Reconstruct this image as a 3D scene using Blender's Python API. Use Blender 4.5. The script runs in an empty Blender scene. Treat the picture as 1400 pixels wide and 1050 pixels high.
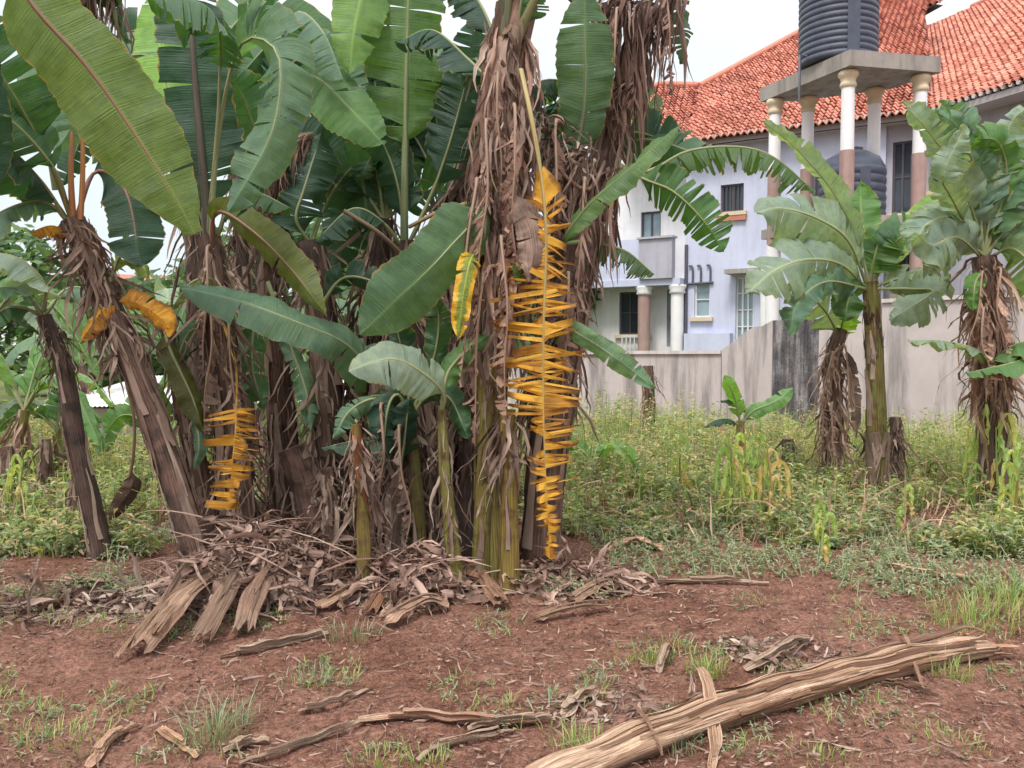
import bpy, math, random
import numpy as np
from mathutils import Vector, Matrix, noise as mnoise
R = math.radians
SC = bpy.context.scene
COL = SC.collection
# ------------------------------------------------------------------ camera
F = 1150.0; HOR = 475.0; EYE = 1.5
PITCH = math.atan((525.0 - HOR) / F)
cam_d = bpy.data.cameras.new('camera'); cam = bpy.data.objects.new('camera', cam_d); COL.objects.link(cam)
cam_d.sensor_width = 36.0; cam_d.lens = 36.0 * F / 1400.0; cam_d.clip_start = 0.05; cam_d.clip_end = 3000
cam.location = (0, 0, EYE); cam.rotation_euler = (R(90) - PITCH, 0, 0)
SC.camera = cam
# ------------------------------------------------------------------ world
W = bpy.data.worlds.new('World'); SC.world = W; W.use_nodes = True
wn = W.node_tree; wn.nodes.clear()
SUN_EL, SUN_AZ = R(58), R(205)
sky = wn.nodes.new('ShaderNodeTexSky'); sky.sky_type = 'NISHITA'; sky.sun_disc = False
sky.sun_elevation = SUN_EL; sky.sun_rotation = SUN_AZ; sky.air_density = 1.0; sky.dust_density = 2.0
tc = wn.nodes.new('ShaderNodeTexCoord')
cn = wn.nodes.new('ShaderNodeTexNoise'); cn.inputs['Scale'].default_value = 2.2; cn.inputs['Detail'].default_value = 7
cr = wn.nodes.new('ShaderNodeValToRGB'); cr.color_ramp.elements[0].position = 0.30; cr.color_ramp.elements[1].position = 0.62
cr.color_ramp.elements[0].color = (0.72, 0.72, 0.72, 1); cr.color_ramp.elements[1].color = (1, 1, 1, 1)
mx = wn.nodes.new('ShaderNodeMixRGB'); mx.inputs[2].default_value = (8.6, 8.8, 8.9, 1)
bg = wn.nodes.new('ShaderNodeBackground'); bg.inputs['Strength'].default_value = 0.115
wo = wn.nodes.new('ShaderNodeOutputWorld')
sz = wn.nodes.new('ShaderNodeSeparateXYZ'); wn.links.new(tc.outputs['Generated'], sz.inputs[0])
zr = wn.nodes.new('ShaderNodeValToRGB'); ze = zr.color_ramp.elements
ze[0].position = 0.0; ze[0].color = (.465, .500, .520, 1); ze[1].position = 1.0; ze[1].color = (1.32, 1.32, 1.30, 1)
for q_, c_ in ((0.16, (.475, .520, .548, 1)), (0.36, (.56, .585, .60, 1)), (0.6, (.95, .96, .96, 1))):
    e_ = ze.new(q_); e_.color = c_
wn.links.new(sz.outputs[2], zr.inputs['Fac'])
cm = wn.nodes.new('ShaderNodeMixRGB'); cm.blend_type = 'MULTIPLY'; cm.inputs[0].default_value = 1.0; cm.inputs[1].default_value = (9.3, 9.3, 9.3, 1)
wn.links.new(zr.outputs['Color'], cm.inputs[2]); wn.links.new(cm.outputs[0], mx.inputs[2])
wn.links.new(tc.outputs['Generated'], cn.inputs['Vector']); wn.links.new(cn.outputs['Fac'], cr.inputs['Fac'])
wn.links.new(cr.outputs['Color'], mx.inputs[0]); wn.links.new(sky.outputs['Color'], mx.inputs[1])
wn.links.new(mx.outputs['Color'], bg.inputs['Color']); wn.links.new(bg.outputs[0], wo.inputs['Surface'])
# ------------------------------------------------------------------ sun (thin cloud, soft)
sl = bpy.data.lights.new('sun', 'SUN'); sl.energy = 1.5; sl.angle = R(14); sl.color = (1.0, 0.96, 0.90)
so = bpy.data.objects.new('sun', sl); COL.objects.link(so)
sd = Vector((math.sin(SUN_AZ) * math.cos(SUN_EL), math.cos(SUN_AZ) * math.cos(SUN_EL), math.sin(SUN_EL)))
so.rotation_euler = sd.to_track_quat('Z', 'Y').to_euler()
SC.view_settings.view_transform = 'Standard'; SC.view_settings.look = 'None'
SC.view_settings.exposure = 0.86; SC.view_settings.gamma = 1.0
SC.cycles.max_bounces = 6; SC.cycles.diffuse_bounces = 3; SC.cycles.transmission_bounces = 4

# ------------------------------------------------------------------ helpers
def hsh(x, y, z=0.0): return mnoise.noise(Vector((x, y, z)))
def gz(x, y):
    return 0.035 * hsh(x * 0.55, y * 0.55, 3.1) + 0.018 * hsh(x * 1.7, y * 1.7, 7.7)
_ca, _sa = math.cos(PITCH), math.sin(PITCH)
def ray(px, py):
    cx = (px - 700.0) / F; cy = -(py - 525.0) / F
    return Vector((cx, _ca + cy * _sa, -_sa + cy * _ca))
CAMP = Vector((0, 0, EYE))
def P(px, py, d):                                   # a point seen at that spot of the photo, d metres ahead
    r = ray(px, py); return CAMP + r * (d / r.y)
def GP(px, py, up=0.0):                             # the ground point seen there
    r = ray(px, py); p = CAMP + r * (EYE / -r.z)
    p.z = gz(p.x, p.y) + up; return p
def at_plane(px, py, o, n):
    r = ray(px, py); return CAMP + r * ((o - CAMP).dot(n) / r.dot(n))

class MB:
    def __init__(s): s.v = []; s.f = []; s.uv = []; s.m = []
    def grid(s, rows, uvs=None, m=0, closed=False):
        b = len(s.v); nr = len(rows); nc = len(rows[0])
        for i, r in enumerate(rows):
            for j, p in enumerate(r):
                s.v.append(tuple(p)); s.uv.append(uvs[i][j] if uvs else (j / max(1, nc - 1), i / max(1, nr - 1)))
        for i in range(nr - 1):
            for j in range(nc if closed else nc - 1):
                k = (j + 1) % nc
                s.f.append((b + i * nc + j, b + i * nc + k, b + (i + 1) * nc + k, b + (i + 1) * nc + j)); s.m.append(m)
    def poly(s, pts, m=0, uvs=None):
        b = len(s.v)
        for i, p in enumerate(pts): s.v.append(tuple(p)); s.uv.append(uvs[i] if uvs else (p[0], p[1]))
        s.f.append(tuple(range(b, b + len(pts)))); s.m.append(m)
    def hexa(s, c, m=0):                            # eight corners: bottom ring, top ring
        b = len(s.v)
        for p in c: s.v.append(tuple(p)); s.uv.append((p[0] + p[1], p[2]))
        for q in ((3, 2, 1, 0), (4, 5, 6, 7), (0, 1, 5, 4), (1, 2, 6, 5), (2, 3, 7, 6), (3, 0, 4, 7)):
            s.f.append(tuple(b + k for k in q)); s.m.append(m)
    def tube(s, pts, rads, n=8, m=0, cap=True, lump=0.0, seed=0.0, squash=1.0):
        pts = [Vector(p) for p in pts]
        t = (pts[1] - pts[0]).normalized()
        a = t.orthogonal().normalized(); rows = []; uvs = []; L = 0
        for i, p in enumerate(pts):
            t2 = (pts[min(i + 1, len(pts) - 1)] - pts[max(i - 1, 0)]).normalized()
            a = (a - t2 * a.dot(t2)).normalized(); bb = t2.cross(a)
            if i: L += (p - pts[i - 1]).length
            row = []; uv = []
            for j in range(n + 1):
                th = 2 * math.pi * (j % n) / n; r = rads[i]
                if lump: r *= 1 + lump * hsh(math.cos(th) * 1.6 + seed, math.sin(th) * 1.6, L * 2.2) + 0.6 * lump * hsh(math.cos(th) * 4 + seed, math.sin(th) * 4, L * 5)
                row.append(p + a * (math.cos(th) * r) + bb * (math.sin(th) * r * squash)); uv.append((j / n, L))
            rows.append(row); uvs.append(uv)
        s.grid(rows, uvs, m)
        if cap:
            for row in (rows[0][:-1][::-1], rows[-1][:-1]): s.poly(row, m, [(0.5, 0)] * n)
    def lathe(s, prof, n=24, c=Vector((0, 0, 0)), m=0):
        rows = []; uvs = []
        for r, z in prof:
            rows.append([c + Vector((math.cos(2 * math.pi * j / n) * r, math.sin(2 * math.pi * j / n) * r, z)) for j in range(n + 1)])
            uvs.append([(j / n, z) for j in range(n + 1)])
        s.grid(rows, uvs, m)
    def build(s, name, mats, parent=None, origin=None, smooth=True):
        o0 = Vector((0, 0, 0))
        if parent is not None: o0 = ORG[parent.name]
        elif origin is not None: o0 = Vector(origin)
        me = bpy.data.meshes.new(name)
        me.from_pydata([(x - o0.x, y - o0.y, z - o0.z) for x, y, z in s.v], [], s.f)
        if not isinstance(mats, (list, tuple)): mats = [mats]
        for mm in mats: me.materials.append(mm)
        me.polygons.foreach_set('material_index', s.m)
        if smooth: me.polygons.foreach_set('use_smooth', [True] * len(s.f))
        ul = me.uv_layers.new(name='UVMap')
        vi = np.zeros(len(me.loops), dtype=np.int32); me.loops.foreach_get('vertex_index', vi)
        ul.data.foreach_set('uv', np.array(s.uv, dtype=np.float32)[vi].ravel())
        me.update()
        o = bpy.data.objects.new(name, me); COL.objects.link(o)
        if parent is not None: o.parent = parent
        else: o.location = o0
        ORG[o.name] = o0
        return o
ORG = {}
def tag(o, label=None, cat=None, group=None, kind=None):
    if label: o['label'] = label
    if cat: o['category'] = cat
    if group: o['group'] = group
    if kind: o['kind'] = kind
    return o
def thing(name, loc, label, cat, group=None):
    o = bpy.data.objects.new(name, None); COL.objects.link(o); o.location = loc; o.empty_display_size = 0.1
    ORG[o.name] = Vector(loc); return tag(o, label, cat, group)
def spline(pts, n):
    pts = [Vector(p) for p in pts]
    if len(pts) == 2: return [pts[0].lerp(pts[1], i / (n - 1)) for i in range(n)]
    ex = [pts[0] * 2 - pts[1]] + pts + [pts[-1] * 2 - pts[-2]]
    out = []; ns = len(pts) - 1
    dense = []
    for k in range(ns):
        a, b, c, d = ex[k:k + 4]
        for q in range(16):
            t = q / 16
            dense.append(0.5 * ((2 * b) + (c - a) * t + (2 * a - 5 * b + 4 * c - d) * t * t + (3 * b - a - 3 * c + d) * t ** 3))
    dense.append(pts[-1])
    L = [0]
    for i in range(1, len(dense)): L.append(L[-1] + (dense[i] - dense[i - 1]).length)
    j = 0
    for i in range(n):
        g = L[-1] * i / (n - 1)
        while j < len(L) - 2 and L[j + 1] < g: j += 1
        w = (g - L[j]) / max(1e-9, L[j + 1] - L[j]); out.append(dense[j].lerp(dense[j + 1], min(1, w)))
    return out

# ------------------------------------------------------------------ materials
class NT:
    def __init__(s, name):
        s.mat = bpy.data.materials.new(name); s.mat.use_nodes = True
        s.t = s.mat.node_tree; s.t.nodes.clear(); s.out = s.n('ShaderNodeOutputMaterial')
    def n(s, ty, **kw):
        nd = s.t.nodes.new(ty)
        for k, v in kw.items():
            if hasattr(nd, k): setattr(nd, k, v)
        return nd
    def l(s, a, b): s.t.links.new(a, b)
    def val(s, sock, v):
        if hasattr(v, 'is_linked'): s.l(v, sock)
        else: sock.default_value = v
    def noise(s, vec, scale, detail=4, rough=0.55, sc3=None):
        if sc3 is not None:
            mp = s.n('ShaderNodeMapping'); mp.inputs['Scale'].default_value = sc3; s.l(vec, mp.inputs['Vector']); vec = mp.outputs[0]
        nd = s.n('ShaderNodeTexNoise'); nd.inputs['Scale'].default_value = scale; nd.inputs['Detail'].default_value = detail
        nd.inputs['Roughness'].default_value = rough; s.l(vec, nd.inputs['Vector']); return nd.outputs['Fac']
    def ramp(s, fac, stops):
        r = s.n('ShaderNodeValToRGB'); e = r.color_ramp.elements
        while len(e) < len(stops): e.new(0.5)
        for k, (p, c) in enumerate(stops):
            e[k].position = p; e[k].color = (c[0], c[1], c[2], 1) if not isinstance(c, (int, float)) else (c, c, c, 1)
        s.l(fac, r.inputs['Fac']); return r.outputs['Color']
    def mix(s, fac, a, b, mode='MIX'):
        m = s.n('ShaderNodeMixRGB', blend_type=mode)
        s.val(m.inputs[0], fac); s.val(m.inputs[1], a if hasattr(a, 'is_linked') else (*a[:3], 1)); s.val(m.inputs[2], b if hasattr(b, 'is_linked') else (*b[:3], 1))
        return m.outputs[0]
    def math(s, op, a, b=0.0):
        m = s.n('ShaderNodeMath', operation=op); s.val(m.inputs[0], a); s.val(m.inputs[1], b); return m.outputs[0]
    def bsdf(s, col, rough=0.8, spec=0.3, bump=None, bs=0.5, bd=0.01):
        b = s.n('ShaderNodeBsdfPrincipled'); s.val(b.inputs['Base Color'], col if hasattr(col, 'is_linked') else (*col, 1))
        s.val(b.inputs['Roughness'], rough); b.inputs['Specular IOR Level'].default_value = spec
        if bump is not None:
            bp = s.n('ShaderNodeBump'); bp.inputs['Strength'].default_value = bs; bp.inputs['Distance'].default_value = bd
            s.l(bump, bp.inputs['Height']); s.l(bp.outputs[0], b.inputs['Normal'])
        return b
    def end(s, sh): s.l(sh.outputs[0], s.out.inputs['Surface']); return s.mat
def uvn(k): return k.n('ShaderNodeTexCoord').outputs['UV']
def obn(k): return k.n('ShaderNodeTexCoord').outputs['Object']
def ocol(k): return k.n('ShaderNodeObjectInfo').outputs['Color']
def isl(k): return k.n('ShaderNodeNewGeometry').outputs['Random Per Island']

def m_leaf(name, transl=0.36, spot=False):
    k = NT(name); uv = uvn(k); oc = ocol(k)
    sep = k.n('ShaderNodeSeparateXYZ'); k.l(uv, sep.inputs[0])       # x across (-1..1), y along in metres
    vein = k.noise(uv, 1.0, 3, 0.6, sc3=(0.7, 95, 1))
    blot = k.noise(obn(k), 2.6, 4)
    fine = k.noise(obn(k), 16, 3)
    c = k.mix(k.ramp(blot, [(0.35, 0.15), (0.65, 0.5)]), oc, k.ramp(vein, [(0.3, 0.34), (0.7, 0.72)]), 'OVERLAY')
    c = k.mix(k.ramp(blot, [(0.36, 0.0), (0.7, 0.6)]), c, k.mix(1.0, oc, (1.55, 1.35, 0.95), 'MULTIPLY'))
    c = k.mix(k.ramp(fine, [(0.40, 0.4), (0.55, 0.0)]), c, k.mix(1.0, oc, (0.6, 0.65, 0.7), 'MULTIPLY'))
    ax = k.math('ABSOLUTE', sep.outputs[0])
    edge = k.math('ADD', ax, k.math('MULTIPLY', k.math('SUBTRACT', fine, 0.5), 0.25))
    c = k.mix(k.ramp(edge, [(0.965, 0), (1.03, 0.75)]), c, (0.32, 0.20, 0.06))
    rib = k.ramp(ax, [(0.02, 0.75), (0.10, 0.0)])
    c = k.mix(rib, c, k.mix(1.0, oc, (2.0, 1.7, 1.3), 'MULTIPLY'))
    if spot:
        sp = k.noise(obn(k), 26, 2)
        c = k.mix(k.ramp(k.math('ADD', k.math('MULTIPLY', ax, 0.55), k.math('MULTIPLY', sp, 0.6)), [(0.52, 0), (0.66, 1)]), c, (0.72, 0.42, 0.03))
    b = k.bsdf(c, k.ramp(fine, [(0.3, 0.38), (0.7, 0.62)]), 0.5, k.math('ADD', k.math('MULTIPLY', vein, 0.6), blot), 0.5, 0.025)
    tr = k.n('ShaderNodeBsdfTranslucent'); k.l(k.mix(1.0, c, (1.75, 1.85, 0.62), 'MULTIPLY'), tr.inputs['Color'])
    ms = k.n('ShaderNodeMixShader'); ms.inputs[0].default_value = transl
    k.l(b.outputs[0], ms.inputs[1]); k.l(tr.outputs[0], ms.inputs[2]); return k.end(ms)
M_LEAF = m_leaf('banana_leaf'); M_SPOT = m_leaf('spotted_leaf', 0.36, True)
def m_yellow():
    k = NT('yellowed_leaf'); uv = uvn(k); st = k.noise(uv, 1.0, 4, 0.65, sc3=(1.3, 60, 1)); bl = k.noise(obn(k), 11, 5, 0.65); r = isl(k)
    sep = k.n('ShaderNodeSeparateXYZ'); k.l(uv, sep.inputs[0]); ax = k.math('ABSOLUTE', sep.outputs[0])
    f = k.math('ADD', k.math('MULTIPLY', st, 0.6), k.math('MULTIPLY', r, 0.4))
    c = k.ramp(f, [(0.20, (0.22, 0.10, 0.03)), (0.38, (0.58, 0.27, 0.04)), (0.52, (0.78, 0.40, 0.045)), (0.72, (0.82, 0.48, 0.08)), (0.85, (0.70, 0.31, 0.06))])
    tip = k.math('ADD', k.math('MULTIPLY', ax, 0.62), k.math('MULTIPLY', bl, 0.7))
    c = k.mix(k.ramp(tip, [(0.74, 0), (0.95, 0.85)]), c, (0.24, 0.115, 0.05))
    c = k.mix(k.ramp(bl, [(0.55, 0), (0.68, 0.75)]), c, (0.30, 0.15, 0.06))
    b = k.bsdf(c, 0.7, 0.25, st, 0.6, 0.015); tr = k.n('ShaderNodeBsdfTranslucent'); k.l(c, tr.inputs['Color'])
    ms = k.n('ShaderNodeMixShader'); ms.inputs[0].default_value = 0.33
    k.l(b.outputs[0], ms.inputs[1]); k.l(tr.outputs[0], ms.inputs[2]); return k.end(ms)
M_YEL = m_yellow()
def m_dead(name, stops, transl=0.12):
    k = NT(name); uv = uvn(k); st = k.noise(uv, 1.0, 5, 0.75, sc3=(14, 4, 1)); r = isl(k); oc = ocol(k); bl = k.noise(obn(k), 8, 4)
    f = k.math('ADD', k.math('MULTIPLY', r, 0.42), k.math('ADD', k.math('MULTIPLY', k.math('SUBTRACT', st, 0.5), 1.0), k.math('ADD', 0.21, k.math('MULTIPLY', bl, 0.35))))
    c = k.mix(1.0, k.ramp(f, stops), oc, 'MULTIPLY')
    b = k.bsdf(c, 0.85, 0.2, st, 0.6, 0.01); tr = k.n('ShaderNodeBsdfTranslucent'); k.l(c, tr.inputs['Color'])
    ms = k.n('ShaderNodeMixShader'); ms.inputs[0].default_value = transl
    k.l(b.outputs[0], ms.inputs[1]); k.l(tr.outputs[0], ms.inputs[2]); return k.end(ms)
M_DEAD = m_dead('dry_leaf', [(0.10, (0.030, 0.022, 0.018)), (0.36, (0.115, 0.073, 0.056)), (0.58, (0.265, 0.18, 0.14)), (0.78, (0.48, 0.355, 0.285)), (0.97, (0.66, 0.54, 0.46))], 0.2)
M_LITTER = m_dead('leaf_litter', [(0.10, (0.055, 0.038, 0.033)), (0.38, (0.20, 0.13, 0.105)), (0.62, (0.42, 0.30, 0.25)), (0.9, (0.66, 0.53, 0.45))], 0.05)
def m_stem(name, brown, streak, amt0, amt1):
    k = NT(name); uv = uvn(k); oc = ocol(k)
    st = k.noise(uv, 1.0, 5, 0.7, sc3=(13, 2.0, 1)); bl = k.noise(obn(k), 7, 5, 0.6); fb = k.noise(uv, 1.0, 3, 0.6, sc3=(60, 3.5, 1))
    c = k.mix(k.ramp(st, [(0.32, 0.75), (0.62, 0.0)]), oc, streak)
    c = k.mix(k.ramp(bl, [(amt0, 0), (amt1, 1)]), c, brown)
    c = k.mix(0.85, c, k.ramp(fb, [(0.3, 0.14), (0.7, 0.88)]), 'OVERLAY')
    return k.end(k.bsdf(c, 0.72, 0.3, k.math('ADD', k.math('MULTIPLY', st, 0.7), fb), 0.7, 0.02))
M_STEM = m_stem('pseudostem_brown', (0.045, 0.03, 0.026), (0.10, 0.06, 0.048), 0.46, 0.66)
M_STEMG = m_stem('pseudostem_green', (0.10, 0.05, 0.028), (0.16, 0.075, 0.03), 0.52, 0.68)
def m_rib():
    k = NT('midrib'); uv = uvn(k); n = k.noise(uv, 1.0, 3, 0.6, sc3=(8, 3, 1))
    return k.end(k.bsdf(k.mix(k.ramp(n, [(0.35, 0.7), (0.65, 0)]), ocol(k), k.mix(1.0, ocol(k), (0.55, 0.45, 0.4), 'MULTIPLY')), 0.55, 0.4))
M_RIB = m_rib()
def m_soil():
    k = NT('red_soil'); o = obn(k)
    big = k.noise(o, 0.8, 5, 0.6); mid = k.noise(o, 6, 6, 0.65); fin = k.noise(o, 42, 5, 0.7); gr = k.noise(o, 120, 3, 0.7)
    c = k.ramp(mid, [(0.28, (0.075, 0.034, 0.024)), (0.5, (0.18, 0.080, 0.054)), (0.72, (0.31, 0.158, 0.112))])
    c = k.mix(k.ramp(big, [(0.42, 0), (0.66, 0.5)]), c, (0.37, 0.20, 0.15))
    c = k.mix(0.9, c, k.ramp(fin, [(0.28, 0.10), (0.72, 0.9)]), 'OVERLAY')
    c = k.mix(k.ramp(gr, [(0.56, 0), (0.66, 0.6)]), c, (0.46, 0.32, 0.265))
    sp = k.n('ShaderNodeSeparateXYZ'); k.l(o, sp.inputs[0])          # grown-over land beyond the garden
    c = k.mix(k.ramp(k.math('ADD', k.math('MULTIPLY', sp.outputs[1], 0.02), k.math('MULTIPLY', k.math('SUBTRACT', mid, 0.5), 0.25)), [(0.32, 0), (0.40, 0.85)]), c, k.ramp(fin, [(0.3, (0.06, 0.10, 0.035)), (0.7, (0.20, 0.24, 0.09))]))
    h = k.math('ADD', k.math('MULTIPLY', mid, 0.5), k.math('ADD', k.math('MULTIPLY', fin, 0.4), k.math('MULTIPLY', gr, 0.15)))
    return k.end(k.bsdf(c, 0.95, 0.1, h, 1.0, 0.06))
M_SOIL = m_soil()
def m_weed(name, stops, transl=0.35):
    k = NT(name); r = isl(k); n = k.noise(obn(k), 1.1, 3)
    c = k.ramp(k.math('ADD', k.math('MULTIPLY', r, 0.72), k.math('MULTIPLY', n, 0.30)), stops)
    b = k.bsdf(c, 0.6, 0.3); tr = k.n('ShaderNodeBsdfTranslucent'); k.l(k.mix(1.0, c, (1.4, 1.5, 0.7), 'MULTIPLY'), tr.inputs['Color'])
    ms = k.n('ShaderNodeMixShader'); ms.inputs[0].default_value = transl
    k.l(b.outputs[0], ms.inputs[1]); k.l(tr.outputs[0], ms.inputs[2]); return k.end(ms)
M_WEED = m_weed('weed_leaf', [(0.1, (0.12, 0.17, 0.08)), (0.34, (0.20, 0.29, 0.12)), (0.52, (0.36, 0.43, 0.19)), (0.62, (0.54, 0.50, 0.27)), (0.78, (0.52, 0.40, 0.26)), (0.95, (0.32, 0.21, 0.16))])
M_WEEDG = m_weed('grey_weed_leaf', [(0.1, (0.10, 0.15, 0.085)), (0.42, (0.25, 0.32, 0.20)), (0.64, (0.40, 0.45, 0.31)), (0.80, (0.42, 0.34, 0.24)), (0.97, (0.26, 0.16, 0.12))])
M_GRASS = m_weed('grass_blade', [(0.1, (0.13, 0.22, 0.07)), (0.45, (0.26, 0.38, 0.12)), (0.7, (0.44, 0.48, 0.18)), (0.92, (0.54, 0.44, 0.24))])
M_TREE = m_weed('tree_leaf', [(0.1, (0.045, 0.085, 0.045)), (0.5, (0.09, 0.16, 0.075)), (0.9, (0.17, 0.25, 0.11))])
def m_plaster(name, base, dark, stain=0.0, sc=1.0):
    k = NT(name); o = obn(k); n = k.noise(o, 3 * sc, 5, 0.6); v = k.noise(o, 1.0, 5, 0.65, sc3=(3.2, 3.2, 0.35)); f = k.noise(o, 40, 3)
    c = k.mix(k.ramp(n, [(0.35, 0.45), (0.65, 0)]), base, dark)
    if stain: c = k.mix(k.ramp(v, [(0.46, 0), (0.62, stain)]), c, tuple(x * 0.3 for x in dark))
    return k.end(k.bsdf(c, 0.9, 0.2, k.math('ADD', n, k.math('MULTIPLY', f, 0.3)), 0.3, 0.01))
M_WALLC = m_plaster('weathered_render', (0.53, 0.48, 0.465), (0.40, 0.355, 0.345), 0.6)
def m_mould():
    k = NT('mouldy_render'); o = obn(k); v = k.noise(o, 1.0, 6, 0.7, sc3=(7, 7, 0.5)); n = k.noise(o, 2.2, 6, 0.65); f = k.noise(o, 30, 4)
    c = k.ramp(k.math('ADD', k.math('MULTIPLY', v, 0.65), k.math('MULTIPLY', n, 0.4)), [(0.40, (0.035, 0.034, 0.038)), (0.52, (0.11, 0.105, 0.11)), (0.60, (0.25, 0.235, 0.235)), (0.70, (0.42, 0.385, 0.375))])
    return k.end(k.bsdf(k.mix(0.5, c, k.ramp(f, [(0.3, 0.25), (0.7, 0.75)]), 'OVERLAY'), 0.92, 0.15, n, 0.4, 0.02))
M_WALLD = m_mould()
M_CAP = m_plaster('wall_cap', (0.62, 0.58, 0.56), (0.42, 0.38, 0.36), 0.3)
M_WHITE = m_plaster('white_paint', (0.84, 0.83, 0.84), (0.70, 0.68, 0.70), 0.12)
M_LAV = m_plaster('lavender_paint', (0.58, 0.61, 0.76), (0.50, 0.52, 0.67), 0.12)
M_MAUVE = m_plaster('mauve_paint', (0.45, 0.44, 0.50), (0.37, 0.36, 0.42), 0.2)
M_BROWN = m_plaster('brown_paint', (0.42, 0.29, 0.265), (0.30, 0.19, 0.165), 0.25)
M_CONC = m_plaster('raw_concrete', (0.36, 0.33, 0.30), (0.24, 0.22, 0.20), 0.35)
M_CREAM = m_plaster('cream_moulding', (0.66, 0.56, 0.40), (0.55, 0.45, 0.32), 0.0)
M_PINK = m_plaster('pale_blockwork', (0.70, 0.60, 0.58), (0.56, 0.46, 0.44), 0.15)
def m_plain(name, col, rough=0.6, spec=0.4, var=0.25):
    k = NT(name); n = k.noise(obn(k), 5, 4)
    return k.end(k.bsdf(k.mix(k.ramp(n, [(0.35, var), (0.65, 0)]), col, tuple(c * 0.55 for c in col)), rough, spec, n, 0.1, 0.01))
M_TANK = m_plain('black_plastic', (0.082, 0.094, 0.135), 0.5, 0.4, 0.5)
M_FRAME = m_plain('dark_frame', (0.09, 0.085, 0.10), 0.5)
M_DOOR = m_plain('grey_door', (0.26, 0.27, 0.34), 0.5)
M_WFRAME = m_plain('white_frame', (0.72, 0.72, 0.74), 0.5)
M_PIPE = m_plain('grey_pipe', (0.10, 0.10, 0.13), 0.5)
M_FASCIA = m_plain('fascia', (0.48, 0.44, 0.45), 0.7)
def m_glass(name, col):
    k = NT(name); return k.end(k.bsdf(k.mix(k.ramp(k.noise(obn(k), 1.5, 2), [(0.4, 0), (0.6, 0.5)]), col, tuple(c * 1.8 for c in col)), 0.08, 0.6))
M_GLASS = m_glass('dark_glass', (0.035, 0.04, 0.055)); M_GLASSB = m_glass('bright_glass', (0.20, 0.27, 0.30))
def m_tile():
    k = NT('clay_tile'); r = isl(k); n = k.noise(obn(k), 9, 4); big = k.noise(obn(k), 0.6, 3)
    c = k.ramp(k.math('ADD', k.math('MULTIPLY', r, 0.6), k.math('MULTIPLY', n, 0.45)), [(0.15, (0.30, 0.10, 0.07)), (0.5, (0.55, 0.21, 0.15)), (0.9, (0.68, 0.34, 0.26))])
    c = k.mix(k.ramp(big, [(0.45, 0), (0.7, 0.35)]), c, (0.26, 0.10, 0.07))
    return k.end(k.bsdf(c, 0.8, 0.25, n, 0.3, 0.01))
M_TILE = m_tile(); M_UNDER = m_plain('roof_underlay', (0.08, 0.035, 0.028), 0.9)
M_BARK = m_plain('bark', (0.11, 0.08, 0.06), 0.9, 0.2, 0.6)
def m_log():
    k = NT('dried_pseudostem'); uv = uvn(k); st = k.noise(uv, 1.0, 6, 0.75, sc3=(22, 1.0, 1)); fb = k.noise(uv, 1.0, 4, 0.7, sc3=(90, 4, 1)); b2 = k.noise(obn(k), 3.5, 4)
    c = k.ramp(st, [(0.30, (0.07, 0.045, 0.034)), (0.40, (0.30, 0.19, 0.135)), (0.52, (0.54, 0.385, 0.285)), (0.68, (0.69, 0.545, 0.43))])
    c = k.mix(0.8, c, k.ramp(fb, [(0.3, 0.14), (0.7, 0.84)]), 'OVERLAY')
    c = k.mix(k.ramp(b2, [(0.50, 0), (0.68, 0.5)]), c, (0.36, 0.215, 0.145))
    c = k.mix(1.0, c, ocol(k), 'MULTIPLY')
    return k.end(k.bsdf(c, 0.88, 0.2, k.math('ADD', st, k.math('MULTIPLY', fb, 0.5)), 1.0, 0.03))
M_LOG = m_log()

def setcol(o, c): o.color = (c[0], c[1], c[2], 1.0); return o

# ------------------------------------------------------------------ ground
def build_ground():
    mb = MB()
    ys = []; y = -6.0
    while y < 2.4: ys.append(y); y += 0.5
    y = 2.4
    while y < 140: ys.append(y); y += 0.02 if y < 4.2 else (0.03 if y < 7 else 0.035 * (y / 7) ** 2.6)
    n = 260; rows = []
    for y in ys:
        half = max(4.0, 0.72 * abs(y) + 1.6)
        row = []
        for j in range(n + 1):
            x = half * (2 * j / n - 1); z = gz(x, y)
            if 2.2 < y < 14:
                z += 0.016 * hsh(x * 6, y * 6, 1.0) + 0.011 * hsh(x * 17, y * 17, 5.0) + 0.006 * hsh(x * 41, y * 41, 9.0)
            row.append((x, y, z))
        rows.append(row)
    mb.grid(rows, [[(p[0], p[1]) for p in r] for r in rows])
    tag(mb.build('ground', M_SOIL), kind='structure')
    far = MB(); S = 1600
    far.grid([[(-S, -S, -0.25), (S, -S, -0.25)], [(-S, S, -0.25), (S, S, -0.25)]])
    tag(far.build('terrain', M_SOIL), kind='structure')
build_ground()

# ------------------------------------------------------------------ leaf makers
def frame_for(T, p, mode, roll):
    if mode == 'cam':
        v = (CAMP - p).normalized()
        if abs(v.dot(T)) > 0.98: v = Vector((0, 0, 1))
    else:
        v = Vector((0, 0, 1))
        if abs(v.dot(T)) > 0.985: v = Vector((0, -1, 0))
    S = T.cross(v).normalized(); N = S.cross(T).normalized()     # N towards the viewer / up
    c, s = math.cos(R(roll)), math.sin(R(roll))
    S2 = S * c + N * s; return S2, S2.cross(T).normalized()

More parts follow.
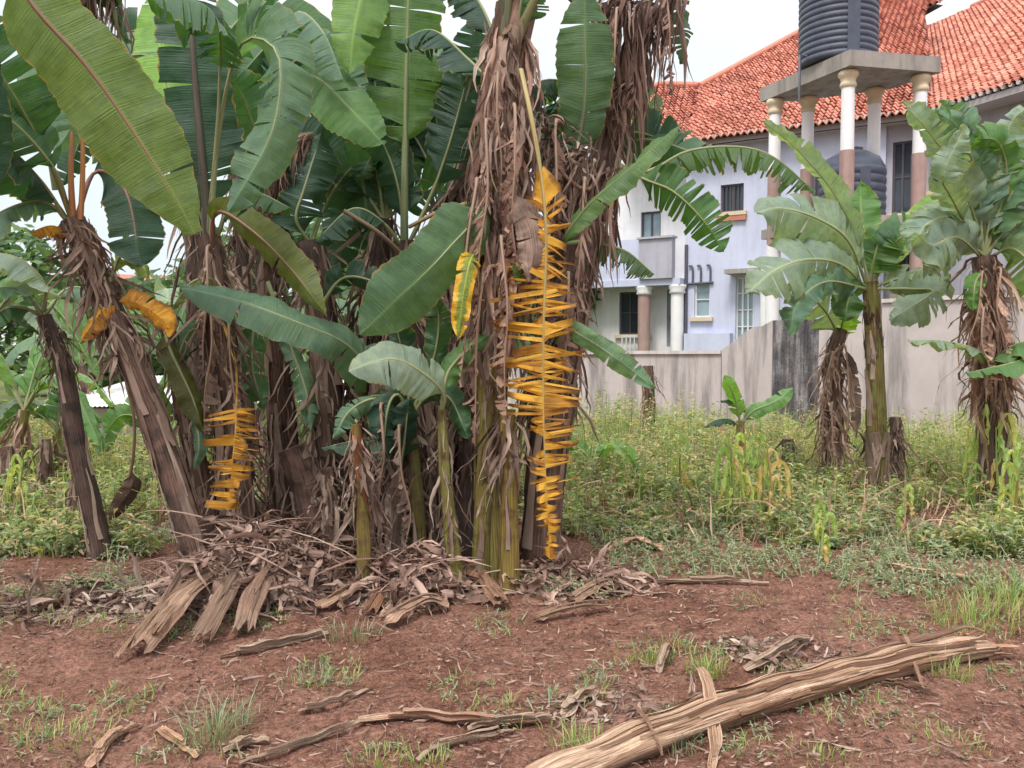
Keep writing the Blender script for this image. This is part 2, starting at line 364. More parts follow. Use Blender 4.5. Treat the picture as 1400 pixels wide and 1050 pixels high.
def leaf(parent, pts, hw, col=(0.075, 0.15, 0.07), pet=0.1, mode='cam', roll=0, fold=12, curl=18, tears=3, gap=0.10, jit=10, seed=1,
         mat=None, rib=(0.30, 0.34, 0.17), ribr=0.012, trim=(0.0, 0.0), lenj=0.06, cut=0.0, label=None, name='leaf', wav=0.014, sides=(1, -1), skip=0.0, sidef=None, nrow=46, slant=(0.02, 0.07)):
    """one banana leaf: pts are (photo x, photo y, metres ahead) from stem to tip, hw half-width in photo pixels"""
    rnd = random.Random(seed * 7919 + 13)
    if mat is None and tears >= 4: tears = int(tears * 1.7); jit *= 1.7; lenj *= 1.8; slant = (0.0, 0.10); wav *= 1.5
    wp = [P(*p) if not isinstance(p, Vector) else p for p in pts]
    dm = sum(p.y for p in wp) / len(wp); hwm = hw * dm / F
    N_ = 48; c = spline(wp, N_)
    tot = sum((c[i + 1] - c[i]).length for i in range(N_ - 1))
    def at(t):
        x = max(0, min(N_ - 1.001, t * (N_ - 1))); i = int(x); return c[i].lerp(c[i + 1], x - i)
    def tan(t): return (at(min(1, t + 0.02)) - at(max(0, t - 0.02))).normalized()
    def prof(b):
        a = min(1, b / 0.16); a = math.sin(a * math.pi / 2) ** 0.75
        e = min(1, (1 - b) / 0.34); e = max(0.0, math.sin(e * math.pi / 2)) ** (0.75)
        if cut: e = max(e, cut)
        return max(0.02, a * e * (0.93 + 0.07 * math.sin(b * 9 + seed)))
    mb = MB(); ncol = 6; ph = rnd.random() * 6
    for side in sides:
        ts = sorted([rnd.uniform(0.08, 0.97) for _ in range(tears)])
        bnd = [0.0]
        for t in ts:
            if t - bnd[-1] > (0.006 if tears > 60 else 0.018): bnd.append(t)
        bnd.append(1.0)
        for q in range(len(bnd) - 1):
            b0, b1 = bnd[q], bnd[q + 1]
            m = max(2, int((b1 - b0) * nrow) + 1)
            if skip and rnd.random() < skip: continue
            df = rnd.uniform(-jit, jit); lm = 1 - abs(rnd.gauss(0, lenj)); g = gap * rnd.uniform(0.3, 1.4) if tears else 0
            if len(bnd) == 2: df = 0; lm = 1; g = 0
            bc = (b0 + b1) / 2; sk = rnd.uniform(*slant)
            rows = []; uvs = []
            for i in range(m + 1):
                b = b0 + (b1 - b0) * i / m
                row = []; uv = []
                for j in range(ncol + 1):
                    v = j / ncol
                    bb = bc + (b - bc) * (1 - min(0.9, g) * v ** 0.8)
                    w = hwm * prof(bb) * (sidef(side, bb) if sidef else 1) * lm * (1 + 0.03 * math.sin(i * 2.1 + q))
                    t = pet + (1 - pet) * min(1.0, bb + sk * v * (1 - bb))
                    p = at(t); T = tan(t); S, Nn = frame_for(T, p, mode, roll)
                    pos = p.copy(); steps = j
                    # walk outwards with a growing droop
                    a = 0
                    for s_ in range(steps):
                        vv = (s_ + 0.5) / ncol
                        ang = R(fold + df * vv + curl * vv)
                        pos += (S * side * math.cos(ang) - Nn * math.sin(ang)) * (w / ncol)
                    pos += Nn * (wav * v * math.sin(bb * 22 + ph + side) + 1.5 * wav * v * hsh(bb * tot * 15, v * 1.3 + side * 3, seed) + 0.8 * wav * min(1, v * 2) * hsh(bb * tot * 34, v * .8 + side * 3, seed + 5))
                    row.append(pos); uv.append((side * v, bb * tot))
                if side < 0: row.reverse(); uv.reverse()
                rows.append(row); uvs.append(uv)
            mb.grid(rows, uvs)
    o = mb.build(name, mat or M_LEAF, parent); setcol(o, col)
    if label: o['label'] = label
    if rib is not None:
        rb = MB(); n2 = 26; cc = []; rr = []
        for i in range(n2):
            t = i / (n2 - 1); p = at(t); S, Nn = frame_for(tan(t), p, mode, roll)
            cc.append(p - Nn * 0.004); rr.append(ribr * ((1 - t) ** 0.8 * 1.0 + 0.12) * (1.25 if t < pet else 1))
        rb.tube(cc, rr, 7)
        setcol(rb.build('midrib', M_RIB, o), rib)
    return o

def ribbon(mb, p, d, L, w, rnd, droop=1.2, twist=2.0, n=7, fold=0.55, wig=0.75):
    """one dry strip: starts at p along d and bends towards the ground"""
    d = d.normalized(); pos = Vector(p); a = rnd.uniform(0, 6.28); tw = rnd.uniform(-twist, twist)
    rows = []; uvs = []; st = L / n; u0 = rnd.random() * 10
    for i in range(n + 1):
        t = i / n
        s = d.orthogonal().normalized(); s = Matrix.Rotation(a + tw * t, 3, d) @ s; nn = d.cross(s)
        ww = w * (0.35 + 0.65 * math.sin(min(1, t * 3 + 0.25) * 1.57)) * (1 - t ** 3 * 0.85)
        rows.append([pos - s * ww + nn * ww * fold, pos, pos + s * ww + nn * ww * fold]); uvs.append([(u0, t * L), (u0 + 0.5, t * L), (u0 + 1, t * L)])
        d = (d + Vector((rnd.gauss(0, wig) * 0.4, rnd.gauss(0, wig) * 0.4, -droop * st * 3 + rnd.gauss(0, wig) * 0.25))).normalized()
        pos = pos + d * st
        g = gz(pos.x, pos.y) + 0.006
        if pos.z < g: pos.z = g; d.z = abs(d.z) * 0.15; d.normalize()
    mb.grid(rows, uvs)

def skirt(parent, path, rads, t0, t1, n, L=(0.25, 0.7), w=(0.008, 0.03), seed=1, out=0.35, name='dry_leaf_skirt', col=(1, 1, 1), droop=1.3, twist=2.2):
    rnd = random.Random(seed * 31 + 5); mb = MB(); m = len(path); n = int(n * 1.7); w = (w[0] * .45, w[1] * .62)
    for _ in range(n):
        t = rnd.uniform(t0, t1); x = t * (m - 1.001); i = int(x); p = path[i].lerp(path[i + 1], x - i); r = rads[i]
        T = (path[i + 1] - path[i]).normalized(); a = rnd.uniform(0, 6.283)
        e = T.orthogonal().normalized(); e = Matrix.Rotation(a, 3, T) @ e
        d = e * rnd.uniform(0.1, out * 2) - T * rnd.uniform(0.3, 1.2)
        ribbon(mb, p + e * r * 0.95, d, rnd.uniform(*L), rnd.uniform(*w), rnd, droop, twist)
    return setcol(mb.build(name, M_DEAD, parent), col)

def sheath(parent, path, rads, n, seed, col=(1, 1, 1), t0=0.0, t1=0.95, W=(0.25, 0.75), L=(0.10, 0.35), peel=0.45):
    """papery outer sheaths hugging the pseudostem and lifting at their tips"""
    rnd = random.Random(seed * 17 + 3); mb = MB(); m = len(path); n = int(n * 1.6)
    for _ in range(n):
        ta = rnd.uniform(t0, t1 - 0.05); tb = min(1.0, ta + rnd.uniform(*L)); th0 = rnd.uniform(0, 6.283); wd = rnd.uniform(*W); pl = rnd.uniform(0, peel); up = rnd.random() < 0.7
        rows = []; uvs = []; k = 8; u0 = rnd.random() * 9
        for i in range(k + 1):
            q = i / k; t = ta + (tb - ta) * q; x = min(t * (m - 1), m - 1.001); j = int(x); p = path[j].lerp(path[j + 1], x - j)
            T = (path[j + 1] - path[j]).normalized(); e = Vector((1, 0, 0)); e = (e - T * e.dot(T)).normalized(); f = T.cross(e)
            lift = 1.06 + pl * ((q if up else 1 - q) ** 2.2) + 0.10 * hsh(q * 3, u0, 2)
            ww = wd * (1 - 0.75 * (q if up else 1 - q) ** 2) * (1 + 0.3 * hsh(q * 6, u0)); r = rads[min(j, len(rads) - 1)] * lift
            row = []; uv = []
            for s in range(5):
                th = th0 + ww * (s / 4 - 0.5) + 0.25 * hsh(q * 2, u0, 8); row.append(p + (e * math.cos(th) + f * math.sin(th)) * r); uv.append((u0 + s / 2.2, q * 0.5))
            rows.append(row); uvs.append(uv)
        mb.grid(rows, uvs)
    return setcol(mb.build('dry_sheath', M_DEAD, parent), col)

def stem(parent, pts, r0, r1, mat, col, seed=1, n=46, lump=0.13, flare=0.25):
    """pseudostem through photo points; radii in photo pixels"""
    wp = [P(*p) if not isinstance(p, Vector) else p for p in pts]; path = spline(wp, n); d = wp[0].y
    rads = []
    for i in range(n):
        t = i / (n - 1); rads.append((r0 + (r1 - r0) * t) * d / F * (1 + flare * max(0, 1 - t * 7) ** 2))
    mb = MB(); mb.tube([path[0] - Vector((0, 0, 0.08))] + path, [rads[0] * 1.05] + rads, 20, 0, True, lump, seed * 3.3)
    setcol(mb.build('pseudostem', mat, parent), col)
    return path, rads

def plant(label, pts, r0, r1, kind='brown', col=None, seed=1, cat='banana plant', group=None, name='banana_plant', nsheath=16, **kw):
    b = GP(pts[0][0], pts[0][1]); p0 = P(*pts[0])
    t = thing(name, (b.x, b.y, b.z), label, cat, group)
    # stand the first stem point on the ground under it
    q = [Vector((p0.x, p0.y, gz(p0.x, p0.y)))] + [P(*p) for p in pts[1:]]
    t.location = q[0]; ORG[t.name] = q[0].copy()
    mat = M_STEMG if kind == 'green' else M_STEM
    if col is None: col = (0.20, 0.19, 0.055) if kind == 'green' else (0.17, 0.10, 0.075)
    path, rads = stem(t, q, r0, r1, mat, col, seed, **kw)
    if nsheath: sheath(t, path, rads, nsheath, seed)
    return t, path, rads
def depth_at(py): return EYE * F / max(1.0, py - HOR)

G1 = (0.054, 0.132, 0.062); G2 = (0.092, 0.20, 0.066); GD = (0.027, 0.074, 0.047); GB = (0.108, 0.20, 0.140); GL = (0.21, 0.40, 0.10); GG = (0.215, 0.295, 0.245); GY = (0.17, 0.24, 0.06)
exec_list = []
# ================================================================== the house behind the wall
def build_house():
    A = Vector((1.0, 31.9, 0)); B = Vector((12.5, 24.7, 0)); U = (B - A).normalized(); N = Vector((U.y, -U.x, 0))
    EZ = 8.43
    h = thing('house', (6, 30, -0.1), 'two storey lavender house with red clay tile roof beyond the boundary wall', 'house')
    def uz(px, py, o=A, n=N, u=U):
        p = at_plane(px, py, o, n); return (p - o).dot(u), p.z
    def box(mb, u0, u1, z0, z1, d0, d1, o=A, u=U, n=N, m=0):   # d = metres out from the wall face
        q = lambda uu, dd, z: Vector((o.x + u.x * uu + n.x * dd, o.y + u.y * uu + n.y * dd, z))
        mb.hexa([q(u0, d1, z0), q(u1, d1, z0), q(u1, d0, z0), q(u0, d0, z0), q(u0, d1, z1), q(u1, d1, z1), q(u1, d0, z1), q(u0, d0, z1)], m)
    def wall_with_holes(u0, u1, z0, z1, holes, mat, o=A, u=U, n=N, th=0.25, off=0.0):
        us = sorted(set([u0, u1] + [min(max(x, u0), u1) for hh in holes for x in hh[:2]])); zs = sorted(set([z0, z1] + [min(max(x, z0), z1) for hh in holes for x in hh[2:]]))
        mb = MB()
        for i in range(len(us) - 1):
            for j in range(len(zs) - 1):
                cu, cz = (us[i] + us[i + 1]) / 2, (zs[j] + zs[j + 1]) / 2
                if any(a < cu < b and c < cz < d for a, b, c, d in holes): continue
                box(mb, us[i], us[i + 1], zs[j], zs[j + 1], off - th, off, o, u, n)
        return mb.build('wall', mat, h, smooth=False)
    def window(r, o=A, u=U, n=N, off=0.0, nx=2, nz=1, fm=M_FRAME, gm=M_GLASS, name='window', sill=True, bars=0):
        u0, u1, z0, z1 = r; f = MB(); t = 0.06; d0, d1 = off - 0.16, off - 0.09
        box(f, u0, u1, z0, z0 + t, d0, d1, o, u, n); box(f, u0, u1, z1 - t, z1, d0, d1, o, u, n)
        for k in range(nx + 1):
            x = u0 + (u1 - u0 - t) * k / nx; box(f, x, x + t, z0 + t, z1 - t, d0, d1, o, u, n)
        for k in range(1, nz):
            z = z0 + (z1 - z0) * k / nz; box(f, u0 + t, u1 - t, z, z + 0.04, d0 + 0.005, d1 - 0.005, o, u, n)
        for k in range(bars):
            x = u0 + (u1 - u0) * (k + 0.5) / bars; box(f, x - 0.012, x + 0.012, z0 + t, z1 - t, d1, d1 + 0.025, o, u, n)
        w = f.build(name, fm, h, smooth=False)
        g = MB(); box(g, u0 + 0.02, u1 - 0.02, z0 + 0.02, z1 - 0.02, d0 - 0.02, d0 + 0.02, o, u, n); g.build('pane', gm, w, smooth=False)
        if sill:
            s = MB(); box(s, u0 - 0.12, u1 + 0.12, z0 - 0.13, z0 - 0.003, off - 0.1, off + 0.14, o, u, n); s.build('sill', M_CREAM, w, smooth=False)
        return w
    def rect(x0, y0, x1, y1, o=A, n=N, u=U):
        a = uz(x0, y1, o, n, u); b = uz(x1, y0, o, n, u); return (a[0], b[0], a[1], b[1])
    us = lambda px: uz(px, 475)[0]
    zlo = -0.1
    split = us(936)
    # ---- left wing (white ground floor, pale blue above), set a little back behind the balcony
    w_up = rect(862, 283, 890, 328); w_lo = rect(838, 397, 880, 457); dr = rect(904, 394, 930, 474)
    zmid = uz(860, 388)[1]
    wall_with_holes(us(770), split, zmid + 0.12, EZ, [w_up], M_WHITE, off=-0.9)
    wall_with_holes(us(770), split, zlo, zmid, [w_lo, (dr[0], dr[1], dr[2], dr[3])], M_WHITE, off=-0.5)
    window(w_up, off=-0.9, nx=2, gm=M_GLASSB); window(w_lo, off=-0.5, nx=3, nz=2, bars=0)
    d = MB(); box(d, dr[0], dr[1], dr[2], dr[3], -0.66, -0.58); dd = d.build('door', M_DOOR, h, smooth=False)
    d = MB(); box(d, dr[0] + .03, dr[1] - .03, dr[3] - 0.55, dr[3] - 0.08, -0.575, -0.55); d.build('pane', M_GLASSB, dd, smooth=False)
    d = MB(); box(d, dr[0] + 0.08, dr[0] + 0.12, dr[2] + 0.9, dr[2] + 1.1, -0.575, -0.53); d.build('handle', M_PIPE, dd, smooth=False)
    # balcony slab and parapets
    b = MB(); z0 = uz(860, 393)[1]
    bl = us(778); bm = us(882)
    box(b, bl, bm, z0 + 0.22, uz(860, 330)[1], 0.30, 0.42); box(b, bl, split, z0, z0 + 0.216, -0.88, 0.5)
    box(b, bl, bl + 0.12, z0 + 0.22, uz(860, 330)[1], -0.88, 0.297)
    bal = b.build('balcony', M_LAV, h, smooth=False)
    b = MB(); box(b, bm + 0.003, split - 0.25, z0 + 0.22, uz(905, 329)[1], 0.30, 0.62); box(b, bm - 0.05, split - 0.2, uz(905, 329)[1] + 0.003, uz(905, 326)[1], 0.24, 0.70); b.build('parapet', M_MAUVE, bal, smooth=False)
    for px, m in ((884, M_BROWN), (929, M_WHITE)):
        c = MB(); uu, _ = uz(px, 430); q = A + U * uu + N * 0.22
        c.tube([Vector((q.x, q.y, zlo)), Vector((q.x, q.y, z0 - 0.003))], [0.22, 0.22], 16)
        cc = c.build('column', m, h)
        k = MB(); k.lathe([(0.23, z0 - 0.30), (0.29, z0 - 0.26), (0.25, z0 - 0.18), (0.31, z0 - 0.06), (0.31, z0 - 0.004), (0.0, z0 - 0.004)], 16, Vector((q.x, q.y, 0))); k.build('capital', M_WHITE, cc)
    g = MB(); gr = rect(848, 458, 882, 472); box(g, gr[0], gr[1], gr[3] - 0.06, gr[3], -0.2, -0.15)
    for k in range(7): 
        x = gr[0] + (gr[1] - gr[0]) * k / 6; box(g, x - 0.02, x + 0.02, gr[2] - 0.3, gr[3] - 0.063, -0.2, -0.15)
    g.build('railing', M_WFRAME, h, smooth=False)
    # ---- main lavender wall
    w1 = rect(985, 250, 1017, 291); w2 = rect(949, 386, 971, 434); w3 = rect(1005, 378, 1031, 470)
    wr1 = rect(1218, 190, 1247, 292); wr2 = rect(1112, 228, 1150, 290); wl = rect(1222, 338, 1268, 402)
    uR = us(1268)
    wall_with_holes(split, us(1206), zlo, EZ, [w1, w2, w3, wr2], M_LAV)
    wall_with_holes(us(1206) + 0.003, uR, zlo, EZ, [wr1, wl], M_MAUVE, off=-0.15)
    window(w1, nx=2, bars=6); window(w2, nx=1, nz=2, fm=M_WFRAME, gm=M_GLASSB); window(wr2, nx=3); 
    window(w3, nx=3, nz=4, fm=M_WFRAME, gm=M_GLASSB, name='glazed_door', sill=False)
    window(wr1, nx=2, nz=2, off=-0.15); window(wl, nx=3, off=-0.15)
    # planter on the upper sill, canopy over the glazed door, plinth and pipes
    f = MB(); box(f, w1[0] - 0.1, w1[1] + 0.1, w1[2] - 0.30, w1[2] - 0.134, 0.003, 0.12); f.build('sill_tiles', M_TILE, h, smooth=False)
    c = MB(); box(c, us(998), us(1045), uz(1010, 376)[1], uz(1010, 370)[1], 0.003, 0.7); c.build('canopy', M_CONC, h, smooth=False)
    c = MB(); box(c, split + 0.1, us(1002), zlo, uz(960, 456)[1], 0.003, 0.35); c.build('plinth', M_LAV, h, smooth=False)
    p = MB(); q = A + U * us(938) + N * 0.06
    p.tube([Vector((q.x, q.y, zlo)), Vector((q.x, q.y, uz(938, 335)[1]))], [0.06, 0.06], 8); p.build('downpipe', M_PIPE, h)
    p = MB(); za = uz(955, 388)[1]
    def fp(px, z, o_=0.06): q = A + U * us(px) + N * o_; return Vector((q.x, q.y, z))
    p.tube([fp(938, za), fp(975, za + 0.02)], [0.04, 0.04], 8)
    for px in (947, 958, 971):
        p.tube(spline([fp(px, za), fp(px, za + 0.5), fp(px - 2, za + 0.62), fp(px - 5, za + 0.6)], 8), [0.035] * 8, 8)
    p.build('waste_pipe', M_PIPE, h)
    # white pillar at the side entrance and the lower white post
    for px, y0, y1 in ((1058, 350, 440), (1262, 335, 402)):
        c = MB(); q = A + U * us(px) + N * 0.9; zt = P(px, y0, q.y).z
        c.tube([Vector((q.x, q.y, zlo)), Vector((q.x, q.y, zt))], [0.2, 0.2], 14); c.build('column', M_WHITE, h)
    c = MB(); box(c, us(1200), uR, uz(1240, 338)[1], uz(1240, 325)[1], 0.003, 1.3); c.build('canopy', M_CONC, h, smooth=False)
    # ---- right wing, running towards the photographer's side
    q0 = A + U * uR - N * 0.15; U2 = Vector((0.433, -0.90, 0)).normalized(); N2 = Vector((U2.y, -U2.x, 0)); 
    if N2.dot(CAMP - q0) < 0: N2 = -N2
    w5 = rect(1272, 206, 1298, 262, q0, N2, U2)
    wall_with_holes(0.0, 6.5, zlo, EZ + 0.03, [w5], M_MAUVE, q0, U2, N2)
    window(w5, q0, U2, N2, nx=2)
    # solid back of the building (so that it stands as a volume)
    bk = MB(); box(bk, us(770), uR, zlo, EZ - 0.1, -9.0, -8.8); box(bk, us(770), us(770) + 0.2, zlo, EZ - 0.1, -8.79, -1.2); bk.build('back_wall', M_LAV, h, smooth=False)
    fl = MB(); box(fl, us(770) + 0.3, uR - 0.3, zmid + 0.0, zmid + 0.1, -8.7, -1.3); fl.build('floor_slab', M_CONC, h, smooth=False)
    # ---- roofs of real tiles
    def roof(e0, udir, pitch, poly, tile=(0.215, 0.265), seed=1):
        u = Vector((udir[0], udir[1], 0)).normalized(); inn = Vector((-u.y, u.x, 0))
        if inn.y < 0: inn = -inn
        s = inn * math.cos(R(pitch)) + Vector((0, 0, math.sin(R(pitch)))); n = u.cross(s)
        if n.z < 0: n = -n
        pts = [at_plane(x, y, e0, n) for x, y in poly]; p2 = [((p - e0).dot(u), (p - e0).dot(s)) for p in pts]
        def inside(a, b):
            r = False; j = len(p2) - 1
            for i in range(len(p2)):
                if (p2[i][1] > b) != (p2[j][1] > b) and a < (p2[j][0] - p2[i][0]) * (b - p2[i][1]) / (p2[j][1] - p2[i][1]) + p2[i][0]: r = not r
                j = i
            return r
        rnd = random.Random(seed); mb = MB(); tw, th = tile
        a0 = min(p[0] for p in p2); a1 = max(p[0] for p in p2); b0 = min(p[1] for p in p2); b1 = max(p[1] for p in p2)
        rr = int((b1 - b0) / th) + 1
        for r_ in range(rr):
            for c_ in range(int((a1 - a0) / tw) + 1):
                a = a0 + c_ * tw; b = b0 + r_ * th
                if not inside(a + tw / 2, b + th / 2): continue
                ja, jb, jl = rnd.gauss(0, 0.008), rnd.gauss(0, 0.012), rnd.gauss(0, 0.010)
                rows = []
                for (bb, hh) in ((b - 0.04 + jb, 0.095 + jl), (b + th + jb, 0.035)):
                    rows.append([e0 + u * (a + ja + tw * q) + s * bb + n * (hh + 0.055 * math.sin(q * 2 * math.pi)) for q in (0.0, .12, .25, .38, .5, .62, .75, .88, .99)])
                lip = [p - n * 0.035 for p in rows[0]]
                mb.grid([lip, rows[0], rows[1]])
        t = mb.build('roof', M_TILE, h, smooth=False)
        ub = MB(); ub.poly([p - n * 0.0 for p in pts]); ub.poly([p - n * 0.2 for p in pts][::-1]); ub.build('underlay', M_UNDER, t, smooth=False)
        return pts, u, s, n, t
    eL = P(858, 202, 29.3); eR = P(1272, 152, 24.6); du = (eR - eL)
    pts, u, s, n, t = roof(eL, du, 33, [(936, 195), (1274, 152), (1268, 38), (1263, 15), (1300, -6), (1290, 0), (1240, -8), (1200, 5), (1095, 46), (957, 121)])
    # far slope behind the sloping ridge
    fb = MB(); rdg = [pts[6], pts[7], pts[8], pts[9]]
    for a_, b_ in zip(rdg[:-1], rdg[1:]):
        o_ = Vector((-3.0, 5.0, 0)); fb.poly([a_ - n * .02, b_ - n * .02, Vector((b_.x, b_.y, EZ)) + o_, Vector((a_.x, a_.y, EZ)) + o_])
    fb.build('rear_roof', M_UNDER, h, smooth=False)
    rm = MB()
    for a_, b_ in ((pts[9], pts[8]), (pts[8], pts[7]), (pts[7], pts[6])): rm.tube([a_ + n * .1, b_ + n * .1], [0.13, 0.13], 8)
    rm.build('ridge_tiles', M_TILE, t)
    ptsl, u2, s2, n2, t2 = roof(P(845, 204, 29.3), Vector((2.4, -0.7, 0)), 34, [(843, 204), (940, 195), (958, 120), (905, 118), (868, 131)], seed=2)
    rm = MB(); rm.tube([ptsl[4] + n2 * .1, ptsl[3] + n2 * .1, ptsl[2] + n2 * .1], [0.13] * 3, 8); rm.build('ridge_tiles', M_TILE, t2)
    fb = MB(); o_ = Vector((-1.0, 6.0, 0))
    for a_, b_ in ((ptsl[4], ptsl[3]), (ptsl[3], ptsl[2])): fb.poly([a_ - n2 * .02, b_ - n2 * .02, Vector((b_.x, b_.y, EZ)) + o_, Vector((a_.x, a_.y, EZ)) + o_])
    fb.build('rear_roof', M_UNDER, h, smooth=False)
    e2 = P(1274, 151, 24.2); e3 = P(1420, 105, 21.2)
    e3.z = e2.z
    ptsr, u3, s3, n3, t3 = roof(e2, e3 - e2, 33, [(1274, 150), (1420, 104), (1470, 88), (1470, -60), (1400, -18), (1330, 12), (1268, 38)], seed=3)
    rm = MB(); rm.tube([ptsr[4] + n3 * .1, ptsr[5] + n3 * .1], [0.13] * 2, 8); rm.build('ridge_tiles', M_TILE, t3)
    fa = MB()
    for a_, b_, nn in ((eL, eR, u.cross(Vector((0, 0, 1)))), (e2 + Vector((0, 0, -.0)), P(1470, 88, 20.4), u3.cross(Vector((0, 0, 1))))):
        b_ = Vector((b_.x, b_.y, a_.z if nn is None else (a_.z)))
        for z0_, z1_, ins in ((-0.19, -0.06, 0.03), (-0.23, -0.194, 0.8)):
            k = -nn.normalized() if nn.dot(CAMP - a_) < 0 else nn.normalized()
            fa.hexa([a_ + Vector((0, 0, z0_)), b_ + Vector((0, 0, z0_)), b_ - k * ins + Vector((0, 0, z0_)), a_ - k * ins + Vector((0, 0, z0_)),
                     a_ + Vector((0, 0, z1_)), b_ + Vector((0, 0, z1_)), b_ - k * ins + Vector((0, 0, z1_)), a_ - k * ins + Vector((0, 0, z1_))])
    fa.build('fascia', M_FASCIA, h, smooth=False)
    for a_, b_ in ((eL, eR), (e2, P(1470, 88, 20.4))):    # pale mortar ends under the lowest tiles
        dr_ = MB()
        b_ = Vector((b_.x, b_.y, a_.z)); L_ = (b_ - a_).length; k_ = int(L_ / .215); d_ = (b_ - a_).normalized(); o_ = Vector((d_.y, -d_.x, 0)); o_ = o_ if o_.dot(CAMP - a_) > 0 else -o_
        for i in range(k_):
            c_ = a_ + d_ * (i + .5) * .215 + o_ * .075 + Vector((0, 0, .01)); dr_.tube([c_ - o_ * .12, c_], [.055, .062], 8)
        dr_.build('eave_mortar', M_CAP, h, smooth=False)
build_house()

# ================================================================== water tower and tanks
def build_tower():
    top = P(1160, 97, 20).z
    t = thing('water_tower', P(1160, 475, 21) - Vector((0, 0, 1.6)), 'water tank stand with concrete slab on white and brown columns', 'water tower')
    cols = [(1160, 97), (1259, 103), (1196, 121), (1105, 133), (1060, 136)]
    C = []
    for px, py in cols:
        d = (top - EYE) / ((P(px, py, 1.0) - CAMP).z); p = P(px, py, d); C.append(Vector((p.x, p.y, 0)))
    for i, c in enumerate(C):
        zb = P(1160, 206, 20).z; 
        m = MB(); r = 0.155
        m.tube([c + Vector((0, 0, zb)), c + Vector((0, 0, top - 0.40))], [r, r * 0.97], 18); cc = m.build('column', M_WHITE, t)
        lo = -0.1
        if i == 4:
            lo = P(1060, 335, c.y).z; wl_ = MB(); wl_.tube([c + Vector((0, 0, -0.1)), c + Vector((0, 0, lo - .003))], [r * 1.2, r * 1.2], 18); wl_.build('white_base', M_WHITE, cc)
        b = MB(); b.tube([c + Vector((0, 0, lo)), c + Vector((0, 0, zb - 0.003))], [r * 1.09, r * 1.09], 18); b.build('brown_base', M_BROWN, cc)
        k = MB(); k.lathe([(r, top - .40), (r * 1.15, top - .38), (r * 1.25, top - .33), (r * 1.15, top - .28), (r * 1.05, top - .25), (r * 1.2, top - .17), (r * 1.5, top - .12), (r * 1.5, top - .05), (r * 1.3, top - .004), (0, top - .004)], 20, c); k.build('capital', M_CREAM, cc)
    ctr = sum(C, Vector()) / len(C)
    out = [c + (c - ctr).normalized() * 0.42 for c in (C[0], C[1], C[2], C[3], C[4])]
    th = 0.36; m = MB()
    m.poly([p + Vector((0, 0, top)) for p in out][::-1]); m.poly([p + Vector((0, 0, top + th)) for p in out])
    for i in range(5):
        a, b = out[i], out[(i + 1) % 5]; m.poly([a + Vector((0, 0, top)), b + Vector((0, 0, top)), b + Vector((0, 0, top + th)), a + Vector((0, 0, top + th))])
    m.build('slab', M_CONC, t, smooth=False)
    z2 = P(1180, 306, 21.3).z; out2 = [ctr + (c - ctr) * 0.96 for c in out]; m = MB()
    m.poly([p + Vector((0, 0, z2 - .25)) for p in out2][::-1]); m.poly([p + Vector((0, 0, z2)) for p in out2])
    for i in range(5):
        a, b = out2[i], out2[(i + 1) % 5]; m.poly([a + Vector((0, 0, z2 - .25)), b + Vector((0, 0, z2 - .25)), b + Vector((0, 0, z2)), a + Vector((0, 0, z2))])
    m.build('lower_slab', M_CONC, t, smooth=False)
    def tank(c, z, r, hgt, ribs, label):
        prof = [(0, z)] ; n = ribs * 8
        for i in range(n + 1):
            q = i / n; w = abs(math.sin(q * ribs * math.pi)) ** 0.6; prof.append((r * (0.955 + 0.045 * w), z + 0.06 + hgt * q))
        prof += [(r * .96, z + hgt + .10), (r * .80, z + hgt + .34), (r * .45, z + hgt + .50), (r * .30, z + hgt + .52)]
        b = thing('water_tank', (c.x, c.y, z), label, 'water tank', 'black ribbed water tanks')
        m = MB(); m.lathe(prof, 48, c); m.build('tank_body', M_TANK, b)
        m = MB(); m.lathe([(r * .29, z + hgt + .50), (r * .31, z + hgt + .60), (0, z + hgt + .62)], 24, c); m.build('lid', M_TANK, b)
        v = (Vector((0, 0, 0)) - c); v.z = 0; v = (Matrix.Rotation(R(22), 3, 'Z') @ v.normalized()); e = Vector((-v.y, v.x, 0)); m = MB()
        q = lambda a, dd, zz: c + v * dd + e * a + Vector((0, 0, zz))
        rows = []
        for zz in (z + .12, z + hgt): rows.append([q(r * math.sin(x) * 1.004, r * math.cos(x) * 1.004, zz) for x in (-.16, -.08, 0, .08, .16)])
        m.grid(rows); m.build('label_panel', M_TANK, b)
        pm = MB(); e2 = Matrix.Rotation(R(-70), 3, 'Z') @ v
        pm.tube([c + e2 * (r + .02) + Vector((0, 0, z + .2)), c + e2 * (r + .22) + Vector((0, 0, z + .2)), c + e2 * (r + .22) + Vector((0, 0, z - .9))], [.03] * 3, 8); pm.build('outlet_pipe', M_PIPE, b)
    cu = P(1145, 100, 21.0); tank(Vector((cu.x, cu.y, 0)), top + th + 0.004, 0.93, 2.1, 14, 'black ribbed water tank standing on top of the concrete slab')
    cl = P(1164, 300, 21.25); tank(Vector((cl.x, cl.y, 0)), z2 + 0.004, 0.80, 1.25, 6, 'black ribbed water tank below the slab between the columns')
build_tower()

